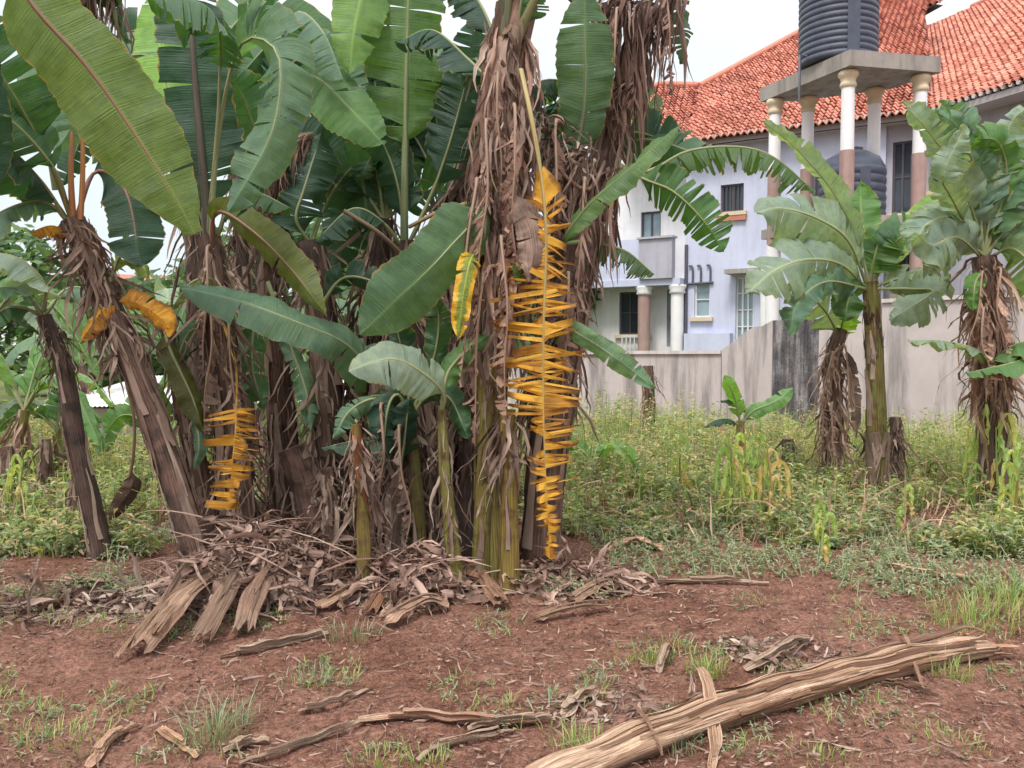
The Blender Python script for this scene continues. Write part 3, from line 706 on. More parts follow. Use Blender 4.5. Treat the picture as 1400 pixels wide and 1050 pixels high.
# ================================================================== boundary wall, low wall, far things
def slabwall(mb, a, b, z0, za, zb, th, m=0):
    d = Vector((b.x - a.x, b.y - a.y, 0)).normalized(); n = Vector((-d.y, d.x, 0)) * th
    q = lambda p, z, k: Vector((p.x, p.y, z)) + n * k
    mb.hexa([q(a, z0, 0), q(b, z0, 0), q(b, z0, 1), q(a, z0, 1), q(a, za, 0), q(b, zb, 0), q(b, zb, 1), q(a, za, 1)], m)
def build_walls():
    t = thing('boundary_wall', (8, 15, 0), 'weathered grey rendered boundary wall with black mould stains', 'wall')
    # plan points and crest heights from right to left
    pr = [P(1480, 396, 12.6), P(1325, 403, 14.0), P(1206, 409, 14.9)]
    m = MB(); c = MB()
    for a, b in zip(pr[:-1], pr[1:]): slabwall(m, b, a, -0.3, b.z - 0.07, a.z - 0.07, 0.2)
    m.build('wall_panel', M_WALLC, t, smooth=False)
    for a, b in zip(pr[:-1], pr[1:]):
        d = Vector((a.x - b.x, a.y - b.y, 0)).normalized(); n = Vector((-d.y, d.x, 0)); 
        a2, b2 = a - n * 0.05, b - n * 0.05; mb2 = c
        q = lambda p, z, k: Vector((p.x, p.y, z)) + n * k
        mb2.hexa([q(b2, b.z - .067, 0), q(a2, a.z - .067, 0), q(a2, a.z - .067, .3), q(b2, b.z - .067, .3), q(b2, b.z, 0), q(a2, a.z, 0), q(a2, a.z, .3), q(b2, b.z, .3)])
    c.build('coping', M_CAP, t, smooth=False)
    pm = [P(1203, 430, 15.1), P(1120, 436, 15.4), P(1057, 438, 15.6)]
    m = MB(); slabwall(m, pm[1], pm[0], -0.3, pm[1].z, pm[0].z, 0.2); m.build('wall_panel', M_WALLC, t, smooth=False)
    m = MB(); slabwall(m, pm[2], pm[1] - Vector((0.003, 0, 0)), -0.3, pm[2].z, pm[1].z, 0.22); m.build('wall_panel', M_WALLD, t, smooth=False)['label'] = 'panel blackened by mould'
    m = MB(); steps = [(1056, 438), (1042, 446), (1030, 447), (1016, 456), (1004, 466), (987, 478)]
    for (x0, y0), (x1, y1) in zip(steps[:-1], steps[1:]):
        da = 15.6 + (1056 - x0) / 70 * 1.0; db = 15.6 + (1056 - x1) / 70 * 1.0; a, b = P(x0, y0, da), P(x1, y1, db); slabwall(m, b, a, -0.3, b.z, a.z, 0.2)
    m.build('wall_panel', M_WALLC, t, smooth=False)
    a, b = P(986, 479, 16.65), P(640, 481, 19.5); m = MB(); slabwall(m, b, a, -0.3, b.z - .07, a.z - .07, 0.2); m.build('wall_panel', M_WALLC, t, smooth=False)
    d = Vector((a.x - b.x, a.y - b.y, 0)).normalized(); n = Vector((-d.y, d.x, 0)); m = MB(); q = lambda p, z, k: Vector((p.x, p.y, z)) + n * k
    m.hexa([q(b, b.z - .067, -.05), q(a, a.z - .067, -.05), q(a, a.z - .067, .25), q(b, b.z - .067, .25), q(b, b.z, -.05), q(a, a.z, -.05), q(a, a.z, .25), q(b, b.z, .25)]); m.build('coping', M_CAP, t, smooth=False)
    # low pale shed in the garden on the left
    s = thing('low_shed', (-5, 14, 0), 'low pale pink blockwork shed glimpsed between the leaning stems', 'shed')
    a, b = P(92, 558, 12.0), P(480, 562, 13.2); m = MB(); slabwall(m, a, b, -0.3, a.z, b.z, 0.2); slabwall(m, a + Vector((0, .21, 0)), a + Vector((0.2, 4, 0)), -0.3, a.z, a.z, 0.2); slabwall(m, b + Vector((-.2, .21, 0)), b + Vector((0, 4, 0)), -.3, b.z, b.z, .2)
    m.build('wall', M_PINK, s, smooth=False)
    zr = P(120, 535, 16).z; m = MB(); rows = []
    for yy, zz in ((-0.3, a.z + 0.02), (3.2, a.z + 0.34)):
        rows.append([Vector((a.x - .3 + (b.x - a.x + .6) * k / 160, a.y + yy + (b.y - a.y) * k / 160, zz + 0.02 * (k % 2))) for k in range(161)])
    m.grid(rows); m.build('roof', M_WHITE, s, smooth=False)
    # far house with a red roof
    fh = thing('house', (-22, 44, 0), 'distant white house with a faded red roof seen through leaves at left', 'house')
    m = MB(); a, b = P(-40, 390, 44), P(270, 388, 46); z = a.z
    m.hexa([(a.x, a.y, 0), (b.x, b.y, 0), (b.x, b.y + 8, 0), (a.x, a.y + 8, 0), (a.x, a.y, z), (b.x, b.y, z), (b.x, b.y + 8, z), (a.x, a.y + 8, z)]); m.build('wall', M_WHITE, fh, smooth=False)
    m = MB(); e = .5; zt = z + 1.0
    c0, c1, c2, c3 = Vector((a.x - e, a.y - e, z + .003)), Vector((b.x + e, b.y - e, z + .003)), Vector((b.x + e, b.y + 8 + e, z + .003)), Vector((a.x - e, a.y + 8 + e, z + .003)); r0, r1 = Vector((a.x + 3, a.y + 4, zt)), Vector((b.x - 3, b.y + 4, zt))
    m.poly([c0, c1, r1, r0]); m.poly([c2, c3, r0, r1]); m.poly([c1, c2, r1]); m.poly([c3, c0, r0]); m.build('roof', m_plain('faded_roof', (.42, .16, .12), .8), fh, smooth=False)
    for k in range(4):
        m = MB(); x = a.x + 2 + k * 3; m.hexa([(x, a.y - .06 + .1, 2.6), (x + 1.2, a.y + .04, 2.6), (x + 1.2, a.y + .3, 2.6), (x, a.y + .3, 2.6), (x, a.y - .05, 3.9), (x + 1.2, a.y - .05, 3.9), (x + 1.2, a.y + .3, 3.9), (x, a.y + .3, 3.9)]); m.build('window', M_GLASS, fh, smooth=False)
build_walls()

# ================================================================== trees far behind
def build_tree(px, d, htop, rad, seed, label, trunk_h=None):
    rnd = random.Random(seed); b = P(px, 475, d); b.z = gz(b.x, b.y) - 0.05; top = P(px, htop, d).z; H = top - b.z
    t = thing('tree', b, label, 'tree', 'trees beyond the garden')
    m = MB(); path = spline([b, b + Vector((rnd.uniform(-.3, .3), 0, H * .3)), b + Vector((rnd.uniform(-.5, .5), rnd.uniform(-.4, .4), H * .75))], 10); m.tube(path, [0.05 * H * (1 - .8 * i / 9) * .6 for i in range(10)], 8, 0, True, .2, seed)
    blobs = []
    for k in range(11):
        a = rnd.uniform(0, 6.28); rr = rad * rnd.uniform(.1, .85); z = H * rnd.uniform(.38, .92); s = (1 - abs(z / H - .6)) 
        q = b + Vector((math.cos(a) * rr * s, math.sin(a) * rr * s, z)); blobs.append((q, rad * rnd.uniform(.28, .5)))
        m.tube(spline([path[5], path[5].lerp(q, .5) + Vector((0, 0, .2)), q], 5), [.03 * H * .5, .02 * H * .5, .012 * H, .008 * H, .004 * H], 5)
    m.build('trunk', M_BARK, t)
    c = MB()
    for q, r in blobs:
        for _ in range(330):
            v = Vector((rnd.gauss(0, 1), rnd.gauss(0, 1), rnd.gauss(0, .8))).normalized() * r * rnd.uniform(.45, 1.1) ** .6
            p = q + v; s = rnd.uniform(.10, .24) * (d / 22) ** .5; e = Vector((rnd.gauss(0, 1), rnd.gauss(0, 1), rnd.gauss(0, .6))).normalized(); f = e.orthogonal().normalized()
            c.poly([p - e * s, p + f * s * .45, p + e * s, p - f * s * .45])
    c.build('crown', M_TREE, t, smooth=False)
build_tree(-60, 20, 300, 2.6, 1, 'dense green tree at the far left edge beyond the garden')
build_tree(70, 26, 402, 2.6, 2, 'rounded tree in front of the distant red roofed house')
build_tree(175, 22, 390, 2.4, 3, 'bushy tree behind the two leaning banana stems')
build_tree(270, 27, 330, 2.6, 4, 'tall pale tree behind the shaggy stem with the yellow leaf')
build_tree(395, 23, 320, 2.4, 5, 'dark tree seen in the gap left of the clump centre')
build_tree(500, 28, 300, 2.9, 6, 'tree behind the middle of the banana clump')
build_tree(600, 24, 340, 2.2, 7, 'tree behind the tall central banana stem')
build_tree(715, 30, 330, 2.6, 8, 'tree left of the white wing of the house')
build_tree(-190, 28, 320, 3.2, 9, 'tree outside the left edge of the garden')
SJ = 1
def deadleaf(t, px, py, d, ln, seed, hw=21, dx=0, col=(1, 1, 1)):
    rnd = random.Random(seed); j = lambda: rnd.uniform(-8, 8)
    leaf(t, [(px, py, d), (px + dx * .3 + j(), py - 14 + ln * .05, d - .12), (px + dx * .7 + j(), py + ln * .35, d - .2), (px + dx + j(), py + ln * .7, d - .18), (px + dx + j(), py + ln, d - .16)], hw, col, pet=.12, roll=rnd.uniform(-60, 60), fold=rnd.uniform(45, 75), curl=rnd.uniform(20, 70), tears=rnd.randint(34, 56), gap=.62, jit=60, lenj=.35, skip=.12, nrow=60, mat=M_DEAD, seed=seed, rib=(.34, .23, .17), ribr=.010, slant=(0, .25), wav=.035, name='dead_leaf')
# ================================================================== the banana plants of the main clump
def shaggy(t, path, rads, t0, t1, n, seed, **kw): return skirt(t, path, rads, t0, t1, n, seed=seed, **kw)
PINK = (0.30, 0.17, 0.13); PAL = (0.30, 0.34, 0.17); DKR = (0.10, 0.09, 0.07)

# A: long leaning stem at left
t, p, r = plant('tall leaning banana plant at left with orange dry petioles at its crown', [(284, 812, 5.05), (262, 735, 5.05), (226, 620, 5.05), (180, 490, 5.0), (140, 400, 5.0), (100, 300, 5.0)], 20, 15, seed=1, nsheath=26)
shaggy(t, p, r, .68, 1.0, 90, 11, L=(.15, .5), w=(.01, .03))
leaf(t, [(98, 300, 5.0), (60, 205, 4.8), (0, 100, 4.6), (-70, 0, 4.5)], 55, G1, pet=.35, roll=25, seed=2, tears=5)
leaf(t, [(95, 290, 5.0), (70, 225, 4.8), (-5, 150, 4.6), (-120, 110, 4.5)], 60, G1, pet=.25, roll=-30, seed=3, tears=6)
leaf(t, [(92, 300, 5.0), (55, 245, 4.9), (0, 195, 4.7), (-70, 190, 4.6)], 62, GD, pet=.12, mode='up', fold=50, curl=20, seed=4, tears=5)
leaf(t, [(75, 260, 5.05), (62, 175, 5.0), (55, 90, 5.1), (50, 0, 5.2)], 44, GB, pet=.2, roll=15, seed=5, tears=4)
leaf(t, [(104, 300, 5.0), (130, 235, 5.1), (172, 262, 5.0), (193, 365, 4.9)], 46, GD, pet=.28, roll=5, seed=6, tears=3, rib=PINK)
leaf(t, [(98, 305, 5.0), (60, 275, 4.95), (0, 290, 4.8), (-60, 340, 4.7)], 34, GB, pet=.1, mode='up', fold=40, seed=7, tears=4)
leaf(t, [(160, 412, 4.98), (190, 415, 4.9), (225, 440, 4.88), (232, 462, 4.88)], 22, (1, 1, 1), pet=.02, roll=-10, mat=M_YEL, seed=8, tears=1, rib=None, fold=25, label='orange yellow withered leaf')
leaf(t, [(162, 412, 4.98), (140, 425, 4.9), (118, 455, 4.85), (110, 470, 4.85)], 17, (1, 1, 1), pet=.02, roll=-35, mat=M_YEL, seed=9, tears=1, rib=None, fold=25, label='orange yellow withered leaf')
leaf(t, [(100, 318, 5.0), (70, 308, 4.95), (40, 318, 4.9)], 20, (1, .8, .7), pet=.05, mode='up', fold=50, mat=M_YEL, seed=10, tears=6, jit=25, rib=None, label='rusty withered leaf')
leaf(t, [(150, 385, 5.0), (165, 350, 5.0), (195, 365, 4.9), (205, 385, 4.9)], 14, GY, pet=.1, roll=20, seed=12, tears=1, fold=30)
pm = MB(); pm.tube(spline([P(110, 300, 4.97), P(113, 240, 4.95), P(112, 175, 4.95), P(103, 140, 5.0)], 12), [.018, .017, .016, .016, .015, .014, .013, .012, .012, .011, .01, .009], 8)
setcol(pm.build('dry_petiole', M_RIB, t), (.52, .25, .10))
pm = MB(); pm.tube(spline([P(100, 305, 4.96), P(97, 240, 4.93), P(99, 180, 4.93)], 10), [.02, .02, .019, .018, .017, .016, .015, .014, .012, .01], 8)
setcol(pm.build('dry_petiole', M_RIB, t), (.46, .21, .09))
skirt(t, [P(98, 320, 4.95), P(80, 322, 4.93)], [.02, .02], 0, 1, 16, L=(.25, .5), w=(.006, .02), seed=14, out=.2, name='dry_leaf', col=(1.3, 1.1, 1), droop=3)
# big translucent leaf hanging in from the upper left, from a tall plant just outside the frame
t, p, r = plant('banana plant at the left frame edge whose huge olive leaf arches down', [(-190, 905, 4.2), (-185, 500, 4.1), (-150, 60, 4.0), (-130, -90, 4.0)], 34, 24, 'green', seed=21)
leaf(t, [(-130, -110, 4.0), (-40, -110, 4.1), (51, 15, 4.2), (116, 87, 4.3), (180, 177, 4.4), (239, 270, 4.5), (266, 320, 4.55)], 66, (0.12, 0.19, 0.05), pet=.26, roll=8, fold=6, curl=12, seed=22, tears=1, gap=.03, rib=PINK, ribr=.014, cut=.25)
leaf(t, [(-130, -110, 4.0), (-60, -180, 4.2), (60, -120, 4.6), (150, -20, 4.9), (178, 60, 5.0)], 40, G1, pet=.2, mode='up', fold=35, seed=23, tears=8, jit=15)
skirt(t, [P(120, -60, 4.9), P(185, -50, 5.0)], [.03, .03], 0, 1, 70, L=(.3, .62), w=(.008, .025), seed=24, out=.15, name='hanging_dry_leaf', droop=4)
leaf(t, [(-130, -110, 4.0), (-80, -20, 4.2), (-30, 120, 4.3), (-10, 260, 4.4)], 50, GD, pet=.15, roll=20, seed=25, tears=3)

# slim companion stems beside A
t, p, r = plant('slim brown banana stem leaning beside the tall leaning one', [(304, 775, 5.5), (282, 690, 5.5), (262, 600, 5.5), (238, 490, 5.5), (222, 420, 5.5)], 17, 10, seed=26)
leaf(t, [(222, 420, 5.5), (230, 470, 5.4), (262, 540, 5.3), (278, 590, 5.3)], 22, (.10, .11, .035), pet=.2, roll=20, seed=27, tears=0, fold=30)
leaf(t, [(240, 500, 5.45), (262, 560, 5.35), (272, 605, 5.3), (266, 642, 5.3)], 14, GB, pet=.3, roll=-20, seed=28, tears=0, fold=30)
shaggy(t, p, r, .3, 1, 40, 29, L=(.15, .45), w=(.008, .02))
t, p, r = plant('short mossy banana stem left of the leaf pile', [(258, 745, 5.6), (240, 660, 5.6), (232, 610, 5.6)], 13, 9, 'green', (.13, .10, .05), seed=30)
leaf(t, [(232, 610, 5.6), (222, 560, 5.5), (205, 520, 5.5)], 14, G2, pet=.3, roll=30, seed=31, tears=1)
# B: dark leaning stem in the left background
t, p, r = plant('dark slender banana plant leaning left in front of the weeds', [(140, 768, 5.9), (124, 690, 5.9), (104, 600, 5.9), (86, 500, 5.9), (60, 432, 5.9)], 15, 10, seed=33, col=(.10, .065, .05))
shaggy(t, p, r, .8, 1, 40, 34, L=(.12, .3), w=(.006, .016), col=(.6, .6, .6))
leaf(t, [(58, 430, 5.9), (30, 395, 5.8), (-20, 400, 5.7), (-60, 450, 5.6)], 30, GB, pet=.1, mode='up', fold=35, seed=35, tears=4)
leaf(t, [(60, 425, 5.9), (60, 385, 5.8), (20, 350, 5.7), (-40, 345, 5.6)], 40, GG, pet=.1, mode='up', fold=42, curl=25, seed=36, tears=3)
leaf(t, [(62, 428, 5.9), (90, 395, 6.0), (130, 400, 6.1), (165, 450, 6.2)], 30, GB, pet=.15, mode='up', fold=45, seed=37, tears=5)
leaf(t, [(55, 430, 5.9), (30, 420, 5.8), (0, 425, 5.7), (-50, 470, 5.6)], 22, G1, pet=.1, mode='up', fold=60, seed=38, tears=2)
# C: shaggy stem with yellow leaf, tall upright leaf above
t, p, r = plant('shaggy brown banana plant with an orange leaf hanging down its trunk', [(334, 760, 5.55), (320, 640, 5.55), (306, 500, 5.55), (296, 400, 5.55), (287, 325, 5.6)], 27, 15, seed=41, nsheath=26)
PC = t
shaggy(t, p, r, .15, 1, 120, 42, L=(.2, .6), w=(.008, .028))
for k, a_ in enumerate([(296, 400, 5.45, 200, -10), (312, 420, 5.4, 240, 8), (290, 345, 5.45, 170, -14), (325, 560, 5.4, 170, 8)]): deadleaf(t, *a_[:4], 1540 + k, dx=a_[4])
leaf(t, [(287, 330, 5.6), (278, 240, 5.6), (270, 150, 5.6), (262, 45, 5.6), (258, -60, 5.7)], 62, GD, pet=.10, roll=5, fold=8, seed=43, tears=4, gap=.06, rib=(.10, .085, .06), ribr=.032)
leaf(t, [(288, 335, 5.55), (300, 180, 5.4), (330, 60, 5.2), (380, 75, 5.0), (372, 180, 4.95), (312, 290, 4.9)], 52, GB, pet=.42, roll=-20, fold=20, curl=25, seed=44, tears=6, jit=14)
leaf(t, [(286, 330, 5.6), (250, 200, 5.8), (226, 110, 5.9), (214, -20, 6.0)], 46, GL, pet=.25, roll=10, seed=45, tears=3)
leaf(t, [(284, 330, 5.6), (300, 120, 5.3), (290, 15, 5.0), (200, -10, 4.8)], 60, G1, pet=.6, mode='up', fold=48, curl=18, seed=46, tears=12, gap=.2)
leaf(t, [(290, 340, 5.55), (296, 290, 5.4), (340, 312, 5.25), (395, 365, 5.2), (447, 432, 5.15)], 30, (0.12, 0.155, 0.045), pet=.13, roll=-28, fold=14, seed=47, tears=1, rib=PINK)
leaf(t, [(305, 440, 5.5), (322, 500, 5.25), (323, 570, 5.15), (318, 630, 5.15), (312, 697, 5.15)], 40, (1, 1, 1), pet=.25, roll=0, fold=4, curl=10, mat=M_YEL, seed=48, tears=70, gap=.3, jit=30, lenj=.36, skip=.14, slant=(-.02, .1), wav=.03, sidef=lambda s, b: 0.03 if b < .36 else (1.15 if s == SJ else (.9 if b < .8 else .5)), rib=(.6, .36, .08), ribr=.009, cut=.7, label='orange withered leaf hanging down')
leaf(t, [(300, 400, 5.55), (285, 380, 5.4), (258, 388, 5.3), (235, 420, 5.2)], 18, (.15, .17, .04), pet=.1, mode='up', fold=50, seed=49, tears=1)
leaf(t, [(292, 335, 5.6), (320, 270, 5.5), (350, 262, 5.4), (400, 285, 5.3)], 28, G1, pet=.2, mode='up', fold=55, seed=50, tears=4)
# D
t, p, r = plant('shaggy dark banana stem behind the leaf pile', [(395, 722, 6.2), (388, 620, 6.2), (378, 500, 6.2), (366, 380, 6.2), (380, 250, 6.2)], 22, 13, seed=52)
PD = t
shaggy(t, p, r, .15, 1, 90, 53, L=(.2, .55), w=(.008, .026))
leaf(t, [(380, 250, 6.2), (395, 120, 6.1), (430, 105, 5.9), (480, 150, 5.7), (525, 198, 5.6)], 42, G2, pet=.42, roll=20, fold=15, seed=54, tears=2)
leaf(t, [(380, 255, 6.2), (370, 120, 6.1), (400, 20, 5.9), (440, 40, 5.7), (470, 110, 5.6)], 45, GB, pet=.45, mode='up', fold=45, curl=20, seed=55, tears=10, gap=.2)
leaf(t, [(380, 260, 6.2), (410, 205, 6.4), (450, 215, 6.5), (470, 300, 6.5), (462, 370, 6.5)], 48, GD, pet=.15, roll=-10, seed=56, tears=9, gap=.2)
skirt(t, [P(380, 190, 6.0), P(430, 185, 6.0)], [.03, .03], 0, 1, 90, L=(.3, .5), w=(.008, .026), seed=57, out=.15, name='hanging_dry_leaf', droop=4)
leaf(t, [(380, 262, 6.2), (350, 180, 6.0), (330, 130, 5.9), (300, 95, 5.8)], 40, G1, pet=.25, roll=20, seed=58, tears=5)
# E
t, p, r = plant('thick dark banana stem in the middle of the clump behind the broad leaf', [(458, 760, 6.0), (452, 640, 6.0), (446, 520, 6.0), (438, 420, 6.0), (425, 330, 6.0)], 26, 18, seed=61, col=(.11, .07, .055))
PE = t
shaggy(t, p, r, .1, 1, 120, 62, L=(.2, .6), w=(.008, .03))
leaf(t, [(440, 430, 6.0), (500, 500, 5.6), (470, 468, 5.3), (400, 438, 5.1), (330, 412, 5.0), (244, 392, 4.95)], 42, GB, pet=.18, roll=-38, fold=14, curl=15, seed=63, tears=2, gap=.05)
leaf(t, [(425, 335, 6.0), (405, 300, 5.9), (415, 260, 5.9), (440, 180, 6.0)], 40, GD, pet=.1, roll=15, seed=64, tears=6)
leaf(t, [(425, 335, 6.0), (450, 270, 6.2), (490, 230, 6.3), (505, 330, 6.3)], 42, G1, pet=.2, roll=-10, seed=65, tears=8, gap=.2)
t, p, r = plant('stout brown banana stump leaning left behind the pile', [(442, 735, 5.7), (420, 670, 5.7), (398, 612, 5.7)], 26, 20, seed=67, nsheath=18, col=(.20, .115, .09))
t, p, r = plant('rust coloured broken banana stump beside the pile', [(455, 742, 5.5), (452, 690, 5.5), (447, 640, 5.5)], 18, 9, seed=68, nsheath=40, col=(.17, .085, .06)); shaggy(t, p, r, .3, 1, 40, 69, L=(.1, .3), w=(.01, .035))
# F cut green stub
t, p, r = plant('olive and rust banana stem at the front of the clump without leaves', [(500, 826, 5.0), (498, 760, 5.0), (495, 700, 5.0), (489, 610, 5.0), (486, 580, 5.0)], 12, 6, 'green', (.20, .165, .045), seed=70, nsheath=0)
sheath(t, p[14:], r[14:], 14, 71, (1.2, .72, .45), peel=.5, W=(.6, 1.6)); shaggy(t, p, r, .5, 1, 40, 72, L=(.1, .35), w=(.008, .025))
# G broad brown
t, p, r = plant('broad shaggy brown banana stem left of the thin green one', [(548, 775, 5.6), (542, 690, 5.6), (534, 600, 5.6), (528, 520, 5.6)], 34, 24, seed=72, nsheath=34, col=(.14, .09, .07))
shaggy(t, p, r, .2, 1, 120, 73, L=(.2, .55), w=(.01, .032))
for k, a_ in enumerate([(530, 560, 5.3, 170, -8), (548, 590, 5.3, 160, 10), (520, 620, 5.35, 140, -6)]): deadleaf(t, *a_[:4], 1570 + k, dx=a_[4])
leaf(t, [(528, 640, 5.4), (526, 600, 5.3), (524, 565, 5.25), (520, 530, 5.25)], 32, (.06, .07, .04), pet=.1, roll=10, seed=74, tears=1)
leaf(t, [(545, 650, 5.35), (552, 610, 5.3), (556, 575, 5.25), (560, 545, 5.25)], 24, GD, pet=.2, roll=-20, seed=75, tears=1)
leaf(t, [(535, 620, 5.4), (505, 600, 5.3), (470, 605, 5.2), (440, 612, 5.2)], 15, (.06, .12, .08), pet=.1, mode='up', fold=50, seed=76, tears=1)
# H thin green stem
t, p, r = plant('thin green banana sucker with one broad pale leaf', [(626, 816, 5.05), (618, 740, 5.05), (608, 650, 5.05), (604, 560, 5.05)], 12, 6, 'green', (.22, .23, .06), seed=78, nsheath=4)
leaf(t, [(604, 560, 5.05), (607, 540, 5.0), (585, 515, 4.9), (545, 492, 4.8), (510, 495, 4.75), (476, 508, 4.7)], 42, GG, pet=.14, roll=-32, fold=8, curl=22, seed=79, tears=2, gap=.08)
leaf(t, [(604, 560, 5.05), (612, 510, 5.1), (640, 478, 5.1), (668, 458, 5.1)], 20, G2, pet=.2, roll=10, seed=80, tears=1)
shaggy(t, p, r, .3, .9, 20, 81, L=(.1, .35), w=(.006, .018))
# S5: hidden stem carrying the upright leaf
t, p, r = plant('banana plant in the clump whose upright leaf has a pale green petiole', [(585, 745, 6.1), (575, 600, 6.1), (560, 450, 6.1), (553, 330, 6.1)], 24, 15, seed=83, col=(.10, .07, .05))
shaggy(t, p, r, .1, 1, 120, 84, L=(.25, .7), w=(.008, .03))
leaf(t, [(553, 335, 6.1), (553, 280, 6.05), (555, 130, 6.0), (558, 0, 6.0), (560, -90, 6.0)], 66, (.075, .155, .05), pet=.33, roll=-8, fold=8, seed=85, tears=6, gap=.08, rib=(.24, .30, .15), ribr=.022)
leaf(t, [(553, 340, 6.1), (540, 150, 6.2), (520, -60, 6.1), (502, -30, 5.9), (485, 40, 5.8), (478, 100, 5.8)], 46, (.16, .30, .10), pet=.55, roll=0, seed=86, tears=2)
leaf(t, [(556, 340, 6.1), (600, 240, 6.0), (635, 120, 5.9), (650, 20, 5.8)], 44, GD, pet=.3, roll=10, seed=87, tears=9, gap=.2)
leaf(t, [(556, 345, 6.1), (520, 300, 5.9), (480, 285, 5.8), (430, 330, 5.7)], 36, GD, pet=.3, mode='up', fold=50, seed=88, tears=6)
leaf(t, [(552, 345, 6.1), (545, 260, 6.1), (520, 190, 6.1), (480, 150, 6.1)], 36, GD, pet=.2, roll=25, seed=89, tears=5)
pmb = MB(); pmb.tube(spline([P(566, 365, 6.05), P(520, 320, 5.8), P(470, 288, 5.7)], 10), [.016] * 10, 7); setcol(pmb.build('dry_petiole', M_RIB, t), (.26, .21, .13))
pmb = MB(); pmb.tube(spline([P(560, 310, 6.0), P(600, 290, 5.7), P(640, 278, 5.5)], 10), [.015] * 10, 7); setcol(pmb.build('dry_petiole', M_RIB, t), (.36, .27, .13))
# I: the main tall stem
t, p, r = plant('tallest central banana plant wrapped in dry brown leaves from crown to mid trunk', [(672, 778, 5.3), (668, 640, 5.3), (672, 500, 5.3), (680, 300, 5.3), (692, 110, 5.35), (702, 10, 5.4)], 21, 23, 'green', (.20, .185, .05), seed=91, nsheath=10)
sheath(t, p[17:], r[17:], 50, 92, (1.05, .95, .92), peel=.7, W=(.5, 1.2), L=(.12, .35))
shaggy(t, p, r, .44, .98, 300, 93, L=(.2, .6), w=(.01, .036), out=.22, droop=2.4)
shaggy(t, p, r, .46, .98, 80, 94, L=(.3, .7), w=(.02, .05), out=.16, droop=3.2, col=(1.25, 1.08, 1.05))
for k, a_ in enumerate([(672, 170, 5.15, 260, -14), (700, 150, 5.1, 220, 8), (690, 330, 5.1, 250, 4), (664, 380, 5.15, 230, -8), (650, 250, 5.2, 280, -16), (690, 90, 5.15, 180, -6)]): deadleaf(t, *a_[:4], 1500 + k, dx=a_[4], col=(1.1, .98, .94))
for k, (x, y, dx, dy) in enumerate([(705, 60, 745, -30), (695, 50, 680, -40), (690, 60, 700, -50)]):
    q = MB(); q.tube(spline([P(696, 130, 5.35), P(x, y, 5.3), P(dx, dy, 5.2)], 9), [.04, .038, .036, .034, .032, .03, .028, .026, .024], 9)
    setcol(q.build('petiole', M_RIB, t), [(.20, .21, .09), (.13, .13, .08), (.16, .18, .10)][k])
leaf(t, [(684, 290, 5.25), (668, 285, 5.15), (630, 322, 5.0), (590, 365, 4.9), (545, 408, 4.85), (492, 458, 4.8)], 48, (.085, .165, .085), pet=.10, roll=14, fold=6, curl=14, seed=95, tears=0, rib=(.26, .36, .18), ribr=.009)
leaf(t, [(690, 130, 5.3), (640, 80, 5.4), (590, 40, 5.5), (540, 60, 5.6)], 44, GD, pet=.15, mode='up', fold=45, seed=96, tears=9, gap=.25)
leaf(t, [(700, 120, 5.3), (705, 60, 5.3), (720, -30, 5.2), (760, -90, 5.1)], 45, G1, pet=.4, roll=15, seed=97, tears=4)
leaf(t, [(694, 100, 5.35), (660, 10, 5.5), (620, -40, 5.6), (560, -60, 5.7)], 46, GD, pet=.2, mode='up', fold=50, seed=98, tears=7)
leaf(t, [(712, 95, 5.2), (724, 150, 5.05), (740, 240, 5.0), (747, 330, 4.98), (743, 450, 4.97), (744, 600, 4.97), (752, 765, 5.0)], 62, (1, 1, 1), pet=.24, roll=0, fold=2, curl=26, mat=M_YEL, seed=99, tears=150, gap=.38, jit=32, lenj=.34, skip=.09, slant=(-.06, .06), wav=.035, nrow=60, sidef=lambda s, b: (.55 if b < .2 else 1.35 if b < .62 else .5) if s == SJ else (.75 if b < .42 else (1.05 if b < .80 else .6)), rib=(.44, .36, .15), ribr=.012, cut=.42, label='long shredded yellow leaf hanging to the ground')
leaf(t, [(652, 340, 5.1), (642, 360, 4.9), (634, 400, 4.78), (626, 464, 4.75)], 18, (.19, .25, .035), pet=.05, roll=5, seed=100, tears=2, mat=M_SPOT, rib=(.4, .36, .08), ribr=.006, label='green leaf with yellow edges')
skirt(t, [P(712, 340, 5.15), P(728, 330, 5.1)], [.03, .03], 0, 1, 16, L=(.3, .55), w=(.02, .06), seed=101, out=.2, name='dry_leaf', col=(1.5, 1.25, 1.15), droop=3)
leaf(t, [(700, 260, 5.2), (722, 300, 5.0), (730, 340, 4.95), (722, 385, 4.95)], 24, (1, 1, 1), pet=.05, roll=20, mat=M_DEAD, seed=102, tears=3, rib=None)
t, p, r = plant('green and orange banana stem standing against the tallest central one', [(697, 804, 5.1), (696, 720, 5.1), (694, 640, 5.1), (694, 560, 5.1)], 15, 11, 'green', (.25, .19, .045), seed=104, nsheath=8)
shaggy(t, p, r, .75, 1, 24, 105, L=(.2, .5), w=(.01, .03))
t, p, r = plant('olive green banana stem just left of the tallest trunk foot', [(657, 770, 5.2), (660, 690, 5.2), (664, 600, 5.2), (668, 520, 5.2)], 13, 9, 'green', (.21, .20, .05), seed=108, nsheath=3)
shaggy(t, p, r, .8, 1, 16, 109, L=(.1, .3), w=(.008, .02))
t, p, r = plant('dark banana stem behind the tallest central one', [(640, 770, 5.7), (642, 640, 5.7), (640, 520, 5.7), (640, 400, 5.7)], 24, 18, seed=106, col=(.07, .05, .045))
shaggy(t, p, r, .35, 1, 90, 107, L=(.2, .6), w=(.01, .03), col=(.75, .72, .7))
